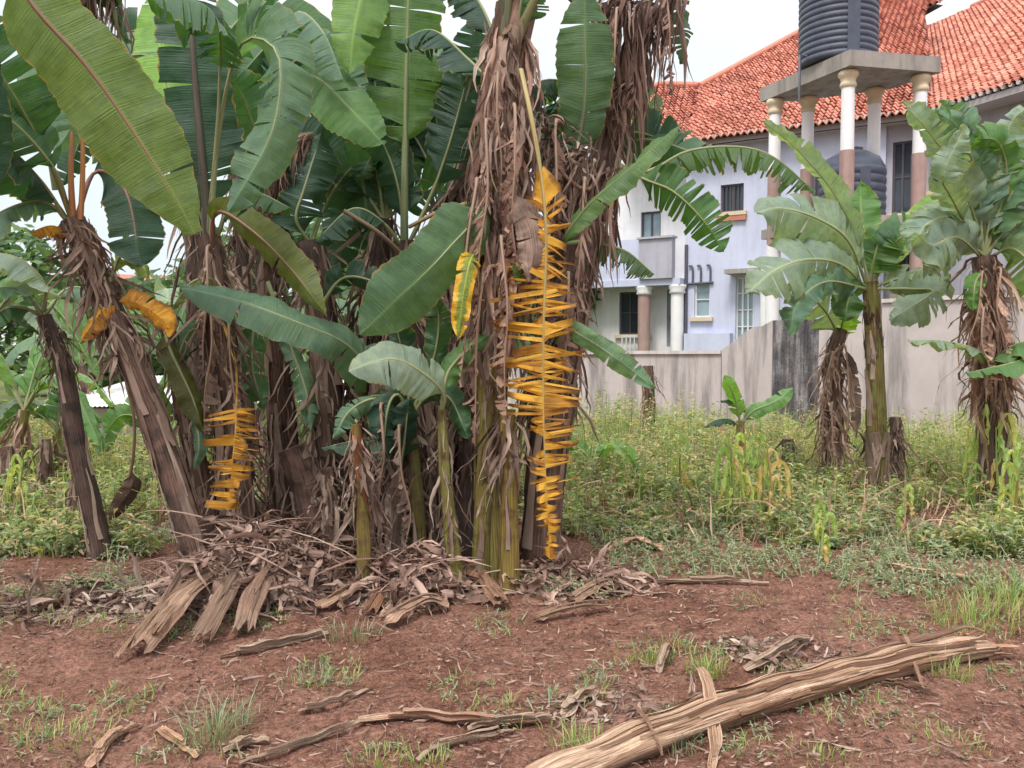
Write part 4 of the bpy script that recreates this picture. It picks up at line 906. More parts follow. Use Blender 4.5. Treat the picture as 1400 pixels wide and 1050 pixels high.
# K: stem leaning right with the dark hanging leaves
t, p, r = plant('right leaning banana plant hung with dark dead leaves beside the house view', [(738, 752, 5.55), (748, 640, 5.55), (770, 490, 5.6), (798, 330, 5.7), (828, 215, 5.8), (860, 100, 5.9), (885, 10, 6.0)], 25, 15, seed=110, nsheath=34)
shaggy(t, p, r, .3, .95, 170, 111, L=(.15, .5), w=(.008, .03), out=.16, droop=2.4)
for k, a_ in enumerate([(845, 20, 5.75, 150, 0), (915, -20, 5.8, 150, 6), (800, 250, 5.5, 230, -10), (770, 170, 5.5, 260, -20), (740, 230, 5.45, 240, 0), (775, 380, 5.4, 220, -10)]): deadleaf(t, *a_[:4], 1520 + k, dx=a_[4], col=(.92, .82, .82))
skirt(t, [P(838, -10, 5.8), P(870, 10, 5.8), P(938, -25, 5.9)], [.05, .05, .05], 0, 1, 85, L=(.25, .75), w=(.008, .034), seed=112, out=.2, name='hanging_dry_leaf', col=(.82, .76, .80), droop=4)
skirt(t, [P(838, 130, 5.75), P(868, 120, 5.75)], [.05, .05], 0, 1, 36, L=(.2, .5), w=(.008, .03), seed=1112, out=.2, name='hanging_dry_leaf', col=(.85, .76, .76), droop=4)
skirt(t, [P(850, 60, 5.8), P(905, 40, 5.9)], [.04, .04], 0, 1, 14, L=(.5, 1.0), w=(.006, .02), seed=113, out=.1, name='hanging_dry_leaf', col=(.6, .5, .48), droop=5)
skirt(t, [P(822, 240, 5.7), P(862, 235, 5.7)], [.04, .04], 0, 1, 26, L=(.4, .8), w=(.008, .028), seed=114, out=.15, name='hanging_dry_leaf', col=(.95, .85, .85), droop=4)
skirt(t, [P(720, 160, 5.5), P(770, 210, 5.5), P(815, 215, 5.6)], [.05, .05, .05], 0, 1, 90, L=(.2, .6), w=(.008, .028), seed=115, out=.3, name='hanging_dry_leaf', droop=3)
leaf(t, [(775, 250, 5.55), (792, 190, 5.5), (800, 130, 5.45), (800, 60, 5.45), (800, -20, 5.5)], 43, (.055, .12, .05), pet=.13, roll=-6, fold=6, seed=116, tears=3, gap=.06, rib=(.16, .19, .10), ribr=.012)
leaf(t, [(800, 330, 5.65), (770, 330, 5.4), (800, 285, 5.3), (850, 240, 5.2), (895, 200, 5.15), (932, 168, 5.1)], 24, (.10, .19, .075), pet=.18, roll=52, fold=15, seed=117, tears=1, rib=(.25, .32, .15))
leaf(t, [(828, 215, 5.8), (880, 235, 5.75), (940, 206, 5.7), (1010, 200, 5.65), (1060, 215, 5.6), (1115, 262, 5.6)], 40, (.07, .14, .045), pet=.25, mode='up', fold=62, curl=18, seed=118, tears=26, gap=.5, jit=14, lenj=.15)
leaf(t, [(828, 220, 5.8), (880, 245, 5.7), (920, 262, 5.65), (960, 300, 5.6), (990, 345, 5.6)], 40, (.06, .15, .045), pet=.25, roll=-12, fold=15, seed=119, tears=12, gap=.35, jit=12)
leaf(t, [(800, 330, 5.7), (830, 335, 5.7), (860, 345, 5.7), (895, 375, 5.7)], 28, (.06, .12, .045), pet=.1, mode='up', fold=60, seed=120, tears=10, gap=.4)
leaf(t, [(760, 470, 5.5), (772, 450, 5.3), (800, 462, 5.1), (845, 492, 5.05), (897, 532, 5.0)], 17, (.12, .22, .13), pet=.12, roll=-12, fold=10, seed=121, tears=3, gap=.12, rib=(.28, .36, .2), ribr=.008)
leaf(t, [(830, 210, 5.8), (800, 130, 5.7), (740, 110, 5.6), (690, 170, 5.5)], 34, GD, pet=.3, mode='up', fold=50, seed=122, tears=8, gap=.25)
leaf(t, [(885, 15, 6.0), (900, -40, 6.0), (925, 0, 6.0), (935, 90, 6.0)], 24, (.05, .09, .05), pet=.2, roll=30, seed=123, tears=8, gap=.3)
leaf(t, [(745, 330, 5.3), (735, 345, 5.1), (718, 360, 5.0), (706, 388, 5.0)], 20, G2, pet=.05, roll=20, seed=124, tears=2)
for k, pts in enumerate([[(830, 215, 5.75), (800, 260, 5.5), (740, 200, 5.4), (715, 120, 5.4)], [(850, 140, 5.8), (835, 60, 5.7), (790, 10, 5.6), (760, -20, 5.5)], [(835, 180, 5.75), (815, 120, 5.65), (800, 20, 5.6)]]):
    q = MB(); q.tube(spline([P(*a) for a in pts], 14), [.014] * 14, 7); setcol(q.build('dry_petiole', M_RIB, t), (.30, .20, .15))
t, p, r = plant('leafy banana sucker low in the middle of the clump', [(575, 775, 5.4), (572, 700, 5.4), (566, 620, 5.4), (560, 570, 5.4)], 11, 6, 'green', (.16, .16, .05), seed=125, nsheath=4)
for k, (pts, hw, cc, rl) in enumerate([([(560, 575), (545, 540), (530, 560), (522, 640)], 28, GD, 10), ([(560, 575), (585, 540), (615, 545), (640, 600)], 24, G1, -10), ([(560, 575), (555, 510), (545, 460), (540, 430)], 26, GD, 15), ([(560, 575), (520, 545), (480, 560), (455, 600)], 20, GB, -20), ([(560, 572), (590, 500), (600, 440), (590, 400)], 26, G1, 0)]):
    leaf(t, [(x, y, 5.35 - .07 * i) for i, (x, y) in enumerate(pts)], hw, cc, pet=.12, roll=rl, fold=18, curl=30, seed=1600 + k, tears=5, gap=.15)
for k, (pts, hw, cc, d) in enumerate([([(438, 420), (470, 380), (520, 390), (560, 430)], 26, GD, 5.7), ([(378, 400), (350, 440), (345, 500), (360, 560)], 24, G1, 5.9), ([(366, 385), (400, 480), (420, 540), (425, 590)], 20, GB, 5.9), ([(306, 480), (270, 450), (250, 470), (240, 520)], 18, GB, 5.6)]):
    leaf((PE, PD, PD, PC)[k], [(x, y, d - .06 * i) for i, (x, y) in enumerate(pts)], hw, cc, pet=.1, roll=8 * k - 12, fold=20, curl=30, seed=1620 + k, tears=5, gap=.15)
# extra brown stems that close the centre
for k, (lab, pts, r0, r1) in enumerate([
    ('shaggy banana stem behind the broad brown stem', [(498, 735, 6.3), (500, 560, 6.3), (508, 420, 6.3), (525, 300, 6.3)], 22, 14),
    ('slanting dry banana stem behind the upright pale petiole', [(610, 720, 6.5), (590, 500, 6.5), (610, 330, 6.4), (650, 200, 6.3)], 22, 14),
    ('dark banana stem between the yellow leaf and the right leaning plant', [(735, 715, 6.3), (742, 560, 6.3), (760, 400, 6.3), (790, 230, 6.3)], 22, 15)]):
    t, p, r = plant(lab, pts, r0, r1, seed=130 + k, col=(.09, .06, .05))
    shaggy(t, p, r, .35, 1, 110, 140 + k, L=(.25, .75), w=(.008, .03), col=(.8, .76, .75))
    rnd = random.Random(900 + k); e = pts[-1]
    for j in range(5):
        a = rnd.uniform(-1.2, 1.2); L_ = rnd.uniform(130, 210)
        leaf(t, [e, (e[0] + math.sin(a) * L_ * .5, e[1] - math.cos(a) * L_ * .55, e[2] + rnd.uniform(-.3, .4)), (e[0] + math.sin(a) * L_ * 1.1, e[1] - math.cos(a) * L_ * .6 + 30, e[2] + rnd.uniform(-.4, .6))], rnd.uniform(34, 50), rnd.choice([GD, GD, G1]), pet=.2, mode=rnd.choice(['cam', 'up']), roll=rnd.uniform(-25, 25), fold=rnd.uniform(15, 45), seed=150 + k * 10 + j, tears=rnd.randint(3, 9), gap=.2)

# tall plants at the back whose leaves close the canopy
for k, (lab, px, d, yt) in enumerate([('tall banana plant at the back left of the upright dark leaf', 262, 7.8, 170),
        ('tall banana plant at the back behind the crumpled grey green leaf', 330, 7.4, 230), ('tall banana plant at the back behind the pale petiole', 520, 7.5, 230), ('tall banana plant at the back left of the tallest trunk', 610, 7.7, 270)]):
    yb = HOR + EYE * F / d; t, p, r = plant(lab, [(px, yb, d), (px + 6, (yb + yt) / 2, d), (px - 4, yt, d)], 14, 10, seed=700 + k, col=(.09, .065, .055), nsheath=10)
    shaggy(t, p, r, .6, 1, 50, 720 + k, L=(.25, .7), w=(.01, .03), col=(.8, .77, .77))
    rnd = random.Random(750 + k); e = p[-1]
    for j in range(9):
        a = -1.7 + 3.4 * (j + rnd.uniform(-.3, .3)) / 8; L_ = rnd.uniform(.9, 1.5); dy = rnd.uniform(-.4, .8)
        if px > 700: L_ *= .6
        pts = [e, e + Vector((math.sin(a) * L_ * .3, dy * .3, L_ * .5)), e + Vector((math.sin(a) * L_ * .7, dy * .7, L_ * .85 * math.cos(a * .6))), e + Vector((math.sin(a) * L_ * 1.15, dy, L_ * (.9 * math.cos(a) - .25 * abs(a))))]
        leaf(t, pts, rnd.uniform(36, 52), rnd.choice([GD, GD, G1, G1, GB, G2]), pet=.15, mode='cam' if rnd.random() < .7 else 'up', roll=rnd.uniform(-30, 30), fold=rnd.uniform(10, 40), seed=800 + k * 12 + j, tears=rnd.randint(3, 12), gap=.2, nrow=30)
# ================================================================== plants on the right
t, p, r = plant('slim banana plant with green lower stem in front of the stained wall', [(1200, 690, 8.0), (1199, 620, 8.0), (1197, 530, 8.0), (1192, 420, 8.0), (1190, 385, 8.0)], 15, 10, 'green', (.155, .165, .045), seed=201, nsheath=6)
sheath(t, p[:16], r[:16], 16, 202, peel=1.0, L=(.5, 1.0)); sheath(t, p[28:], r[28:], 14, 203, (.5, .45, .4), peel=.3)
shaggy(t, p, r, .0, .3, 40, 204, L=(.2, .4), w=(.01, .03), out=.5)
leaf(t, [(1188, 390, 8.0), (1172, 330, 7.9), (1140, 265, 7.8), (1090, 205, 7.7), (1042, 165, 7.6)], 20, GG, pet=.15, roll=40, fold=20, seed=205, wav=.026, tears=3, rib=(.36, .42, .24))
leaf(t, [(1186, 392, 8.0), (1160, 330, 7.8), (1120, 300, 7.6), (1070, 285, 7.4), (1035, 290, 7.3)], 56, GG, pet=.14, roll=-28, fold=16, curl=30, seed=206, wav=.026, tears=4)
leaf(t, [(1186, 395, 8.0), (1150, 362, 7.7), (1105, 355, 7.4), (1060, 370, 7.2), (1022, 400, 7.1)], 54, GG, pet=.1, roll=-22, fold=14, curl=30, seed=207, wav=.026, tears=5)
leaf(t, [(1190, 385, 8.0), (1196, 350, 7.9), (1205, 325, 7.85), (1225, 310, 7.8)], 37, (.085, .18, .05), pet=.1, roll=25, seed=208, wav=.026, tears=3)
leaf(t, [(1192, 392, 8.0), (1225, 330, 7.8), (1275, 318, 7.6), (1330, 330, 7.4)], 37, GB, pet=.15, roll=-30, fold=20, curl=30, seed=209, wav=.026, tears=5)
leaf(t, [(1194, 395, 8.0), (1245, 395, 7.7), (1275, 400, 7.5), (1215, 438, 7.3)], 32, GG, pet=.1, roll=-20, fold=25, seed=210, wav=.026, tears=4)
leaf(t, [(1193, 393, 8.0), (1235, 380, 7.8), (1270, 392, 7.6), (1300, 375, 7.5)], 32, GG, pet=.1, roll=10, fold=25, seed=211, wav=.026, tears=4)
leaf(t, [(1188, 398, 8.0), (1170, 395, 7.85), (1160, 410, 7.8), (1155, 440, 7.8)], 27, (.06, .13, .045), pet=.1, roll=0, seed=212, wav=.026, tears=3)
leaf(t, [(1188, 396, 8.0), (1130, 385, 7.5), (1090, 415, 7.3), (1080, 460, 7.25)], 29, GB, pet=.15, roll=-15, seed=213, wav=.026, tears=4)
leaf(t, [(1191, 385, 8.0), (1188, 340, 8.1), (1178, 300, 8.2), (1176, 250, 8.3)], 29, G2, pet=.15, roll=10, seed=214, wav=.026, tears=3)
leaf(t, [(1192, 388, 8.0), (1230, 330, 8.2), (1260, 290, 8.3), (1300, 262, 8.4)], 24, (.14, .27, .06), pet=.2, roll=30, seed=215, wav=.026, tears=2)
t, p, r = plant('shaggy young banana plant with a bright green shoot beside the slim one', [(1140, 680, 8.4), (1138, 580, 8.4), (1140, 490, 8.4), (1150, 450, 8.4)], 15, 9, seed=220, col=(.24, .16, .13))
shaggy(t, p, r, .05, .95, 130, 221, L=(.2, .5), w=(.008, .03), col=(1.3, 1.2, 1.15))
for k, a_ in enumerate([(1136, 490, 8.25, 130, -14), (1148, 480, 8.25, 150, 12), (1140, 560, 8.25, 110, 0)]): deadleaf(t, *a_[:4], 1560 + k, hw=13, dx=a_[4], col=(1.3, 1.2, 1.15))
leaf(t, [(1148, 465, 8.4), (1152, 440, 8.35), (1160, 425, 8.3), (1178, 420, 8.25)], 24, (.24, .42, .07), pet=.1, roll=20, seed=222, wav=.026, tears=2)
leaf(t, [(1148, 462, 8.4), (1128, 425, 8.2), (1100, 400, 8.1), (1075, 388, 8.0)], 32, GG, pet=.1, roll=-20, seed=223, wav=.026, tears=4)
leaf(t, [(1150, 465, 8.4), (1160, 490, 8.3), (1168, 540, 8.25), (1170, 600, 8.25)], 9, (1, 1, 1), pet=.1, roll=-20, mat=M_DEAD, seed=224, tears=6, rib=None)
t, p, r = plant('big leafy banana plant at the right edge with a shaggy brown trunk', [(1362, 640, 7.3), (1358, 540, 7.3), (1352, 430, 7.3), (1346, 350, 7.3)], 20, 15, seed=230)
shaggy(t, p, r, .42, 1, 190, 231, L=(.2, .6), w=(.008, .032), out=.4, col=(1.2, 1.08, 1.0))
for k, a_ in enumerate([(1345, 380, 7.15, 130, -14), (1360, 375, 7.1, 140, 12), (1350, 430, 7.1, 110, 0)]): deadleaf(t, *a_[:4], 1550 + k, hw=16, dx=a_[4], col=(1.2, 1.08, 1.0))
leaf(t, [(1346, 350, 7.3), (1330, 290, 7.2), (1300, 225, 7.1), (1265, 175, 7.0), (1232, 138, 7.0)], 29, GG, pet=.12, roll=30, fold=18, seed=232, wav=.026, tears=5, gap=.2)
leaf(t, [(1346, 350, 7.3), (1345, 280, 7.2), (1330, 200, 7.15), (1285, 135, 7.1)], 32, GB, pet=.2, roll=18, fold=20, curl=30, seed=233, wav=.026, tears=8, gap=.25)
leaf(t, [(1344, 352, 7.3), (1310, 300, 7.1), (1270, 305, 6.9), (1245, 340, 6.8)], 41, GG, pet=.15, roll=-20, fold=18, curl=30, seed=234, wav=.026, tears=5)
leaf(t, [(1344, 354, 7.3), (1310, 325, 7.0), (1275, 335, 6.8), (1252, 318, 6.7)], 39, GG, pet=.1, roll=-10, seed=235, wav=.026, tears=4)
leaf(t, [(1348, 350, 7.3), (1370, 290, 7.2), (1400, 240, 7.1), (1450, 210, 7.0)], 51, GB, pet=.1, mode='up', fold=40, seed=236, wav=.026, tears=8, gap=.2)
leaf(t, [(1348, 352, 7.3), (1360, 260, 7.4), (1380, 190, 7.5), (1430, 150, 7.6)], 49, GB, pet=.15, mode='up', fold=50, seed=237, wav=.026, tears=9, gap=.25)
leaf(t, [(1350, 355, 7.3), (1385, 340, 7.1), (1420, 380, 7.0), (1440, 450, 6.9)], 49, (.19, .29, .17), pet=.1, roll=-15, fold=20, seed=238, wav=.026, tears=6, gap=.15)
leaf(t, [(1348, 352, 7.3), (1330, 320, 7.4), (1310, 250, 7.6), (1300, 215, 7.7)], 44, (.08, .16, .05), pet=.1, roll=20, seed=239, wav=.026, tears=3)
leaf(t, [(1350, 352, 7.3), (1365, 320, 7.5), (1390, 270, 7.7), (1420, 250, 7.8)], 49, (.09, .18, .06), pet=.1, roll=-20, seed=240, wav=.026, tears=3)
leaf(t, [(1352, 500, 7.25), (1335, 478, 7.0), (1290, 466, 6.9), (1240, 465, 6.8)], 16, GG, pet=.08, mode='up', fold=30, seed=241, wav=.026, tears=3)
leaf(t, [(1356, 510, 7.25), (1375, 478, 7.0), (1400, 490, 6.9), (1320, 510, 6.8)], 24, G2, pet=.05, mode='up', fold=35, seed=242, wav=.026, tears=3)
leaf(t, [(1356, 500, 7.25), (1390, 470, 7.0), (1420, 470, 6.9), (1460, 490, 6.8)], 32, G2, pet=.1, mode='up', fold=35, seed=243, wav=.026, tears=2)
leaf(t, [(1344, 370, 7.25), (1334, 385, 7.1), (1332, 400, 7.05), (1330, 425, 7.05)], 15, (.12, .26, .06), pet=.1, roll=0, seed=244, wav=.026, tears=1)
leaf(t, [(1346, 350, 7.3), (1300, 270, 6.9), (1290, 240, 6.7), (1320, 170, 6.6)], 27, GG, pet=.3, roll=20, seed=245, wav=.026, tears=6)
for k, (pts, hw, cc, rl) in enumerate([([(1345, 355), (1362, 240), (1385, 165), (1420, 140)], 30, GG, 10), ([(1345, 355), (1335, 240), (1310, 175), (1275, 150)], 26, GB, -15), ([(1346, 350), (1390, 300), (1420, 320), (1440, 380)], 34, GG, 20), ([(1346, 352), (1375, 250), (1365, 195), (1330, 190)], 28, G2, 10), ([(1346, 350), (1318, 330), (1290, 350), (1268, 375)], 26, GG, -10)]):
    leaf(t, [(x, y, 7.25 - .1 * i) for i, (x, y) in enumerate(pts)], hw, cc, pet=.15, roll=rl, fold=18, curl=30, seed=260 + k, tears=7, gap=.22, wav=.028)
q = MB(); q.tube(spline([P(1335, 560, 7.35), P(1336, 470, 7.3), P(1332, 400, 7.25)], 10), [.05, .048, .046, .044, .04, .036, .03, .026, .02, .015], 9); setcol(q.build('dry_petiole', M_RIB, t), (.30, .15, .09))
t, p, r = plant('small young banana plant low among the weeds by the wall', [(1015, 640, 10.2), (1013, 600, 10.2), (1012, 575, 10.2)], 8, 5, 'green', seed=250, nsheath=3)
leaf(t, [(1012, 580, 10.2), (1006, 550, 10.1), (996, 525, 10.0), (990, 512, 10.0)], 12, (.16, .32, .08), pet=.1, roll=10, seed=251, tears=1)
leaf(t, [(1013, 582, 10.2), (1030, 562, 10.1), (1058, 550, 10.0), (1085, 530, 10.0)], 13, (.12, .25, .10), pet=.1, roll=20, seed=252, tears=1)
leaf(t, [(1012, 582, 10.2), (995, 572, 10.1), (975, 575, 10.0), (962, 585, 10.0)], 12, GD, pet=.1, mode='up', fold=40, seed=253, tears=2)
leaf(t, [(1014, 580, 10.2), (1020, 560, 10.2), (1010, 545, 10.2), (985, 548, 10.1)], 10, GD, pet=.1, mode='up', fold=50, seed=254, tears=2)

# ================================================================== background banana plants on the left and behind
def bgplant(lab, px, d, ytop, n, seed, cols, hw=(16, 26), ln=(70, 130), r0=11, sk=30, grp=None):
    rnd = random.Random(seed); yb = HOR + EYE * F / d
    t, p, r = plant(lab, [(px, yb, d), (px + rnd.uniform(-6, 6), (yb + ytop) / 2, d), (px + rnd.uniform(-8, 8), ytop, d)], r0, r0 * .6, rnd.choice(['brown', 'green']), seed=seed, nsheath=8, group=grp)
    if sk: shaggy(t, p, r, .15, .95, sk, seed + 1, L=(.2, .6), w=(.01, .035), col=(1.15, 1.05, 1))
    e = p[-1]; k = d / F
    for j in range(n):
        a = -1.5 + 3.0 * (j + rnd.uniform(-.3, .3)) / max(1, n - 1); L_ = rnd.uniform(*ln) * k; dy = rnd.uniform(-.7, .7) * L_; up = rnd.uniform(.55, 1.0)
        pts = [e, e + Vector((math.sin(a) * L_ * .35, dy * .3, L_ * .55 * up)), e + Vector((math.sin(a) * L_ * .75, dy * .7, L_ * (.75 * up * math.cos(a * .7)))), e + Vector((math.sin(a) * L_ * 1.1, dy, L_ * (.55 * math.cos(a) - abs(a) * .22)))]
        leaf(t, pts, rnd.uniform(*hw), rnd.choice(cols), pet=.15, mode='cam' if rnd.random() < .6 else 'up', roll=rnd.uniform(-35, 35), fold=rnd.uniform(12, 40), seed=seed * 3 + j, tears=rnd.randint(1, 5), gap=.15)
bright = [(.16, .32, .09), (.20, .36, .12), (.13, .27, .10)]; mid = [GB, G2, GG]
bgplant('light green young banana plant at the left edge below the drooping leaves', 28, 8.2, 560, 7, 301, bright, hw=(15, 22), ln=(90, 150))
bgplant('young banana plant between the left edge and the dark leaning stem', 78, 8.6, 590, 6, 302, mid, hw=(12, 18), ln=(60, 100))
bgplant('small banana plant just left of the tall leaning stem', 208, 9.5, 600, 6, 304, mid + bright, hw=(12, 18), ln=(60, 90))
bgplant('banana plant far left with dry brown skirt', -30, 9.5, 470, 8, 305, mid, hw=(20, 28), ln=(110, 170), sk=60)
bgplant('leafy young banana plant seen right of the orange leaf', 350, 8.8, 560, 6, 306, bright, hw=(12, 18), ln=(60, 100))
bgplant('pale young banana plant in the gap left of the clump centre', 420, 9.2, 610, 6, 307, bright, hw=(12, 18), ln=(60, 100))
bgplant('banana plant far back in the gap behind the orange leaf', 330, 12, 520, 7, 308, mid, hw=(18, 26), ln=(90, 130))
bgplant('banana plant far back behind the middle of the clump', 520, 11, 480, 7, 309, mid, hw=(20, 28), ln=(90, 150), sk=60)
bgplant('banana plant far back behind the tall central stem', 620, 10, 480, 7, 310, [GD, G1, GB], hw=(20, 28), ln=(90, 150), sk=60)
bgplant('young banana plant low right of the long yellow leaf', 815, 8.6, 640, 5, 311, bright, hw=(9, 14), ln=(40, 70), r0=7, sk=8)
bgplant('banana plant far back right of the dark leaning stem', 110, 13, 500, 7, 312, mid, hw=(18, 26), ln=(80, 130))
bgplant('banana plant far back behind the tall leaning stem', 230, 14, 470, 7, 313, mid, hw=(18, 26), ln=(80, 130))
for px, d, yt, lab in ((60, 7.6, 600, 'dry shaggy banana stump behind the weeds left of the dark leaning stem'), (8, 7.8, 610, 'brown banana stump at the left edge among weeds'), (104, 6.6, 640, 'thin brown banana stem hugging the dark leaning one'), (1075, 9.0, 600, 'short dry banana stump among the weeds near the wall'), (884, 13.5, 500, 'thin dry banana stem standing close to the wall'), (1222, 8.2, 570, 'dry brown banana stump beside the slim banana plant')):
    yb = HOR + EYE * F / d; t, p, r = plant(lab, [(px, yb, d), (px + 3, (yb + yt) / 2, d), (px + 2, yt, d)], 10, 7, seed=int(px) + 400, nsheath=14, name='banana_stump', cat='banana stump')
    shaggy(t, p, r, .2, 1, 30, int(px) + 401, L=(.15, .4), w=(.008, .03), out=.4)
# ================================================================== things lying on the ground
def ground_strip(pts, w, label, seed=1, name='dry_leaf_strip', cat='dry leaf', up=0.012, fold=0.5, col=(1, 1, 1), mat=None, lift=0.0, group=None):
    rnd = random.Random(seed); path = spline([GP(x, y, up) for x, y in pts], 26); mb = MB(); d = path[0].y; ww = w * d / F
    for layer in range(3):
        rows = []; uvs = []; off = rnd.uniform(-.3, .3) * ww if layer else 0; u0 = rnd.random() * 9; s0 = 0 if layer == 0 else rnd.randint(0, 8); s1 = 26 if layer == 0 else rnd.randint(17, 26); L = 0
        sc = 1 if layer == 0 else .6
        for i in range(s0, s1):
            t = i / 25; T = (path[min(25, i + 1)] - path[max(0, i - 1)]).normalized(); S = T.cross(Vector((0, 0, 1))).normalized(); q = ww * sc * (.55 + .45 * math.sin(math.pi * min(1, max(0, .12 + t * .8)))) * (1 + .35 * hsh(t * 5, seed * 1.7, layer)); tw = .55 * hsh(t * 3, seed * 2.3, 4 + layer)
            S = (S * math.cos(tw) + Vector((0, 0, 1)) * math.sin(tw)); c = path[i] + S * off + Vector((0, 0, .012 * layer + .02 * abs(hsh(t * 4, seed, 6)) + lift * math.sin(math.pi * t)))
            nn = S.cross(T); nn = nn if nn.z > 0 else -nn
            row = []
            for v in (-1, -.5, 0, .5, 1):
                p = c + S * q * v + nn * q * fold * (v * v) ; p.z = max(p.z, gz(p.x, p.y) + .006 + .004 * layer); row.append(p)
            rows.append(row); uvs.append([(u0 + k / 12, L) for k in range(5)]); L += .04
        mb.grid(rows, uvs)
    o = mb.build(name, mat or M_LOG, None, path[0]); setcol(o, tuple(c * 1.5 for c in col)); return tag(o, label, cat, group)
T1 = (1.15, 1.0, .95)
ground_strip([(490, 992), (560, 986), (640, 995), (738, 993)], 11, 'long flat pinkish dry leaf strip lying across the soil at bottom centre', 1, col=T1)
ground_strip([(328, 1047), (400, 1030), (470, 1002), (512, 990)], 6, 'narrow dry leaf strip slanting up to the flat pinkish one', 2)
ground_strip([(122, 1046), (150, 1017), (188, 997)], 9, 'dry leaf blade slanting at the bottom left corner', 3, col=T1)
ground_strip([(214, 1000), (245, 1020), (268, 1036)], 5, 'pale dry twig like leaf rib near the sparse grass tuft at bottom left', 4, col=(1.3, 1.15, 1.0))
ground_strip([(306, 1030), (335, 1022), (368, 1017)], 9, 'short curled dry leaf right of the sparse grass tuft', 5)
ground_strip([(572, 1047), (600, 1030), (650, 1018), (705, 1005)], 6, 'bent dry leaf rib below the flat pinkish strip', 6)
ground_strip([(640, 1004), (700, 994), (760, 990)], 8, 'dry leaf strip overlapping the right end of the flat pinkish one', 7)
ground_strip([(895, 797), (975, 796), (1052, 799)], 6, 'thin straight dry leaf rib lying on the bare soil at mid right', 8)
ground_strip([(16, 834), (70, 833), (125, 826)], 7, 'dry orange brown strip on the ground at far left', 9, col=(1.1, .85, .7))
ground_strip([(836, 752), (866, 744), (905, 752)], 11, 'broad pale dry leaf at the edge of the weeds', 10, col=T1, lift=.015)
ground_strip([(1020, 926), (1060, 914), (1112, 884)], 9, 'grey dry sheath behind the fallen log', 11, col=(.95, .95, .95), lift=.04)
ground_strip([(1198, 941), (1240, 946), (1284, 953)], 4, 'dark twig on the soil below the fallen log', 12, col=(.6, .5, .45))
ground_strip([(408, 978), (450, 970), (505, 948)], 5, 'small dry leaf rib on the soil left of the flat pinkish strip', 13)
ground_strip([(900, 925), (912, 905), (915, 895)], 7, 'small upright curl of dry leaf behind the log', 14, lift=.05)
ground_strip([(770, 985), (800, 960), (830, 955)], 10, 'crumpled dry leaf left of the log', 15)
ground_strip([(60, 800), (150, 805), (240, 800)], 8, 'long dry strip at the edge of the left weeds', 16)
ground_strip([(1180, 775), (1240, 790), (1330, 797)], 5, 'thin pale stalk on the soil at far right', 17, col=(1.2, 1.1, 1))
ground_strip([(300, 905), (380, 890), (450, 870)], 6, 'thin rib lying in front of the leaf pile', 18)
# large sheaths of the leaf pile
def sheath_slab(a, b, w, za, zb, label, seed, col=(1, 1, 1), bend=0.0):
    A_, B_ = GP(*a, za), GP(*b, zb); rnd = random.Random(seed); mb = MB(); ww = w * A_.y / F; ln = (B_ - A_).length
    side = (B_ - A_).cross(Vector((0, 0, 1))).normalized()
    path = spline([A_, A_.lerp(B_, .33) + Vector((0, 0, bend * .8)) + side * rnd.uniform(-.05, .05) * ln, A_.lerp(B_, .68) + Vector((0, 0, bend)) + side * rnd.uniform(-.05, .05) * ln, B_], 30)
    for lay in range(5):
        rows = []; uvs = []; u0 = rnd.random() * 9; off = rnd.uniform(-.5, .5) * ww * (lay > 0); k0, k1 = (0, 30) if lay == 0 else (rnd.randint(0, 8), rnd.randint(20, 30)); wl = 1 if lay == 0 else rnd.uniform(.18, .5)
        rag = [rnd.uniform(0, 3.0) for _ in range(9)]; rag2 = [rnd.uniform(0, 3.0) for _ in range(9)]
        for i in range(k0, k1):
            t = i / 29; row = []
            for v in range(9):
                x = -1 + v / 4
                e = max(0, k0 + rag[v] - i) - max(0, i - (k1 - 1 - rag2[v])); ii = min(29, max(0, i + e)); j = int(min(28, ii)); c = path[j].lerp(path[j + 1], ii - j)
                T = (path[min(29, j + 1)] - path[max(0, j - 1)]).normalized(); S = T.cross(Vector((0, 0, 1))).normalized(); nn = S.cross(T)
                q = ww * wl * (1 - .25 * t) * (1 + .3 * hsh(t * 5, seed, lay))
                p = c + S * (q * x + off * (1 - .4 * t)) + nn * (q * .6 * (1 - x * x) + .010 * lay + .5 * q * hsh(x * 2.5, t * 4, seed + lay) + .22 * q * hsh(x * 6, t * 9, seed + lay)); p.z = max(p.z, gz(p.x, p.y) + .005); row.append(p)
            rows.append(row); uvs.append([(u0 + v / 10, t * ln) for v in range(9)])
        mb.grid(rows, uvs)
    o = setcol(mb.build('dry_sheath', M_LOG, None, A_), col); return tag(o, label, 'dry sheath')
sheath_slab((176, 914), (378, 782), 24, .03, .16, 'long tan sheath sticking out of the leaf pile towards bottom left', 31, (1.08, .98, .93), .06)
sheath_slab((205, 890), (362, 755), 9, .08, .40, 'narrow grey sheath lying on top of the tan one', 32, (.9, .82, .8), .03)
sheath_slab((262, 905), (372, 765), 16, .03, .30, 'crumpled brown sheath right of the tan one', 33, (.85, .80, .80), .05)
sheath_slab((398, 838), (462, 770), 13, .03, .12, 'brown sheath leaning up against the stump in the pile', 34, (.9, .7, .6), .03)
sheath_slab((372, 846), (430, 780), 8, .04, .14, 'thin brown sheath in the middle of the pile', 35, (.85, .66, .58))
sheath_slab((396, 775), (468, 768), 26, .10, .22, 'thick reddish brown sheath block at the back of the pile', 36, (.70, .52, .45), .03)
sheath_slab((500, 850), (548, 770), 11, .02, .12, 'rusty curved sheath beside the olive and rust stem', 37, (.95, .70, .58), .04)
sheath_slab((640, 808), (684, 790), 20, .05, .06, 'pinkish dry leaf at the foot of the tall central plant', 38, (1.05, .82, .75), .06)
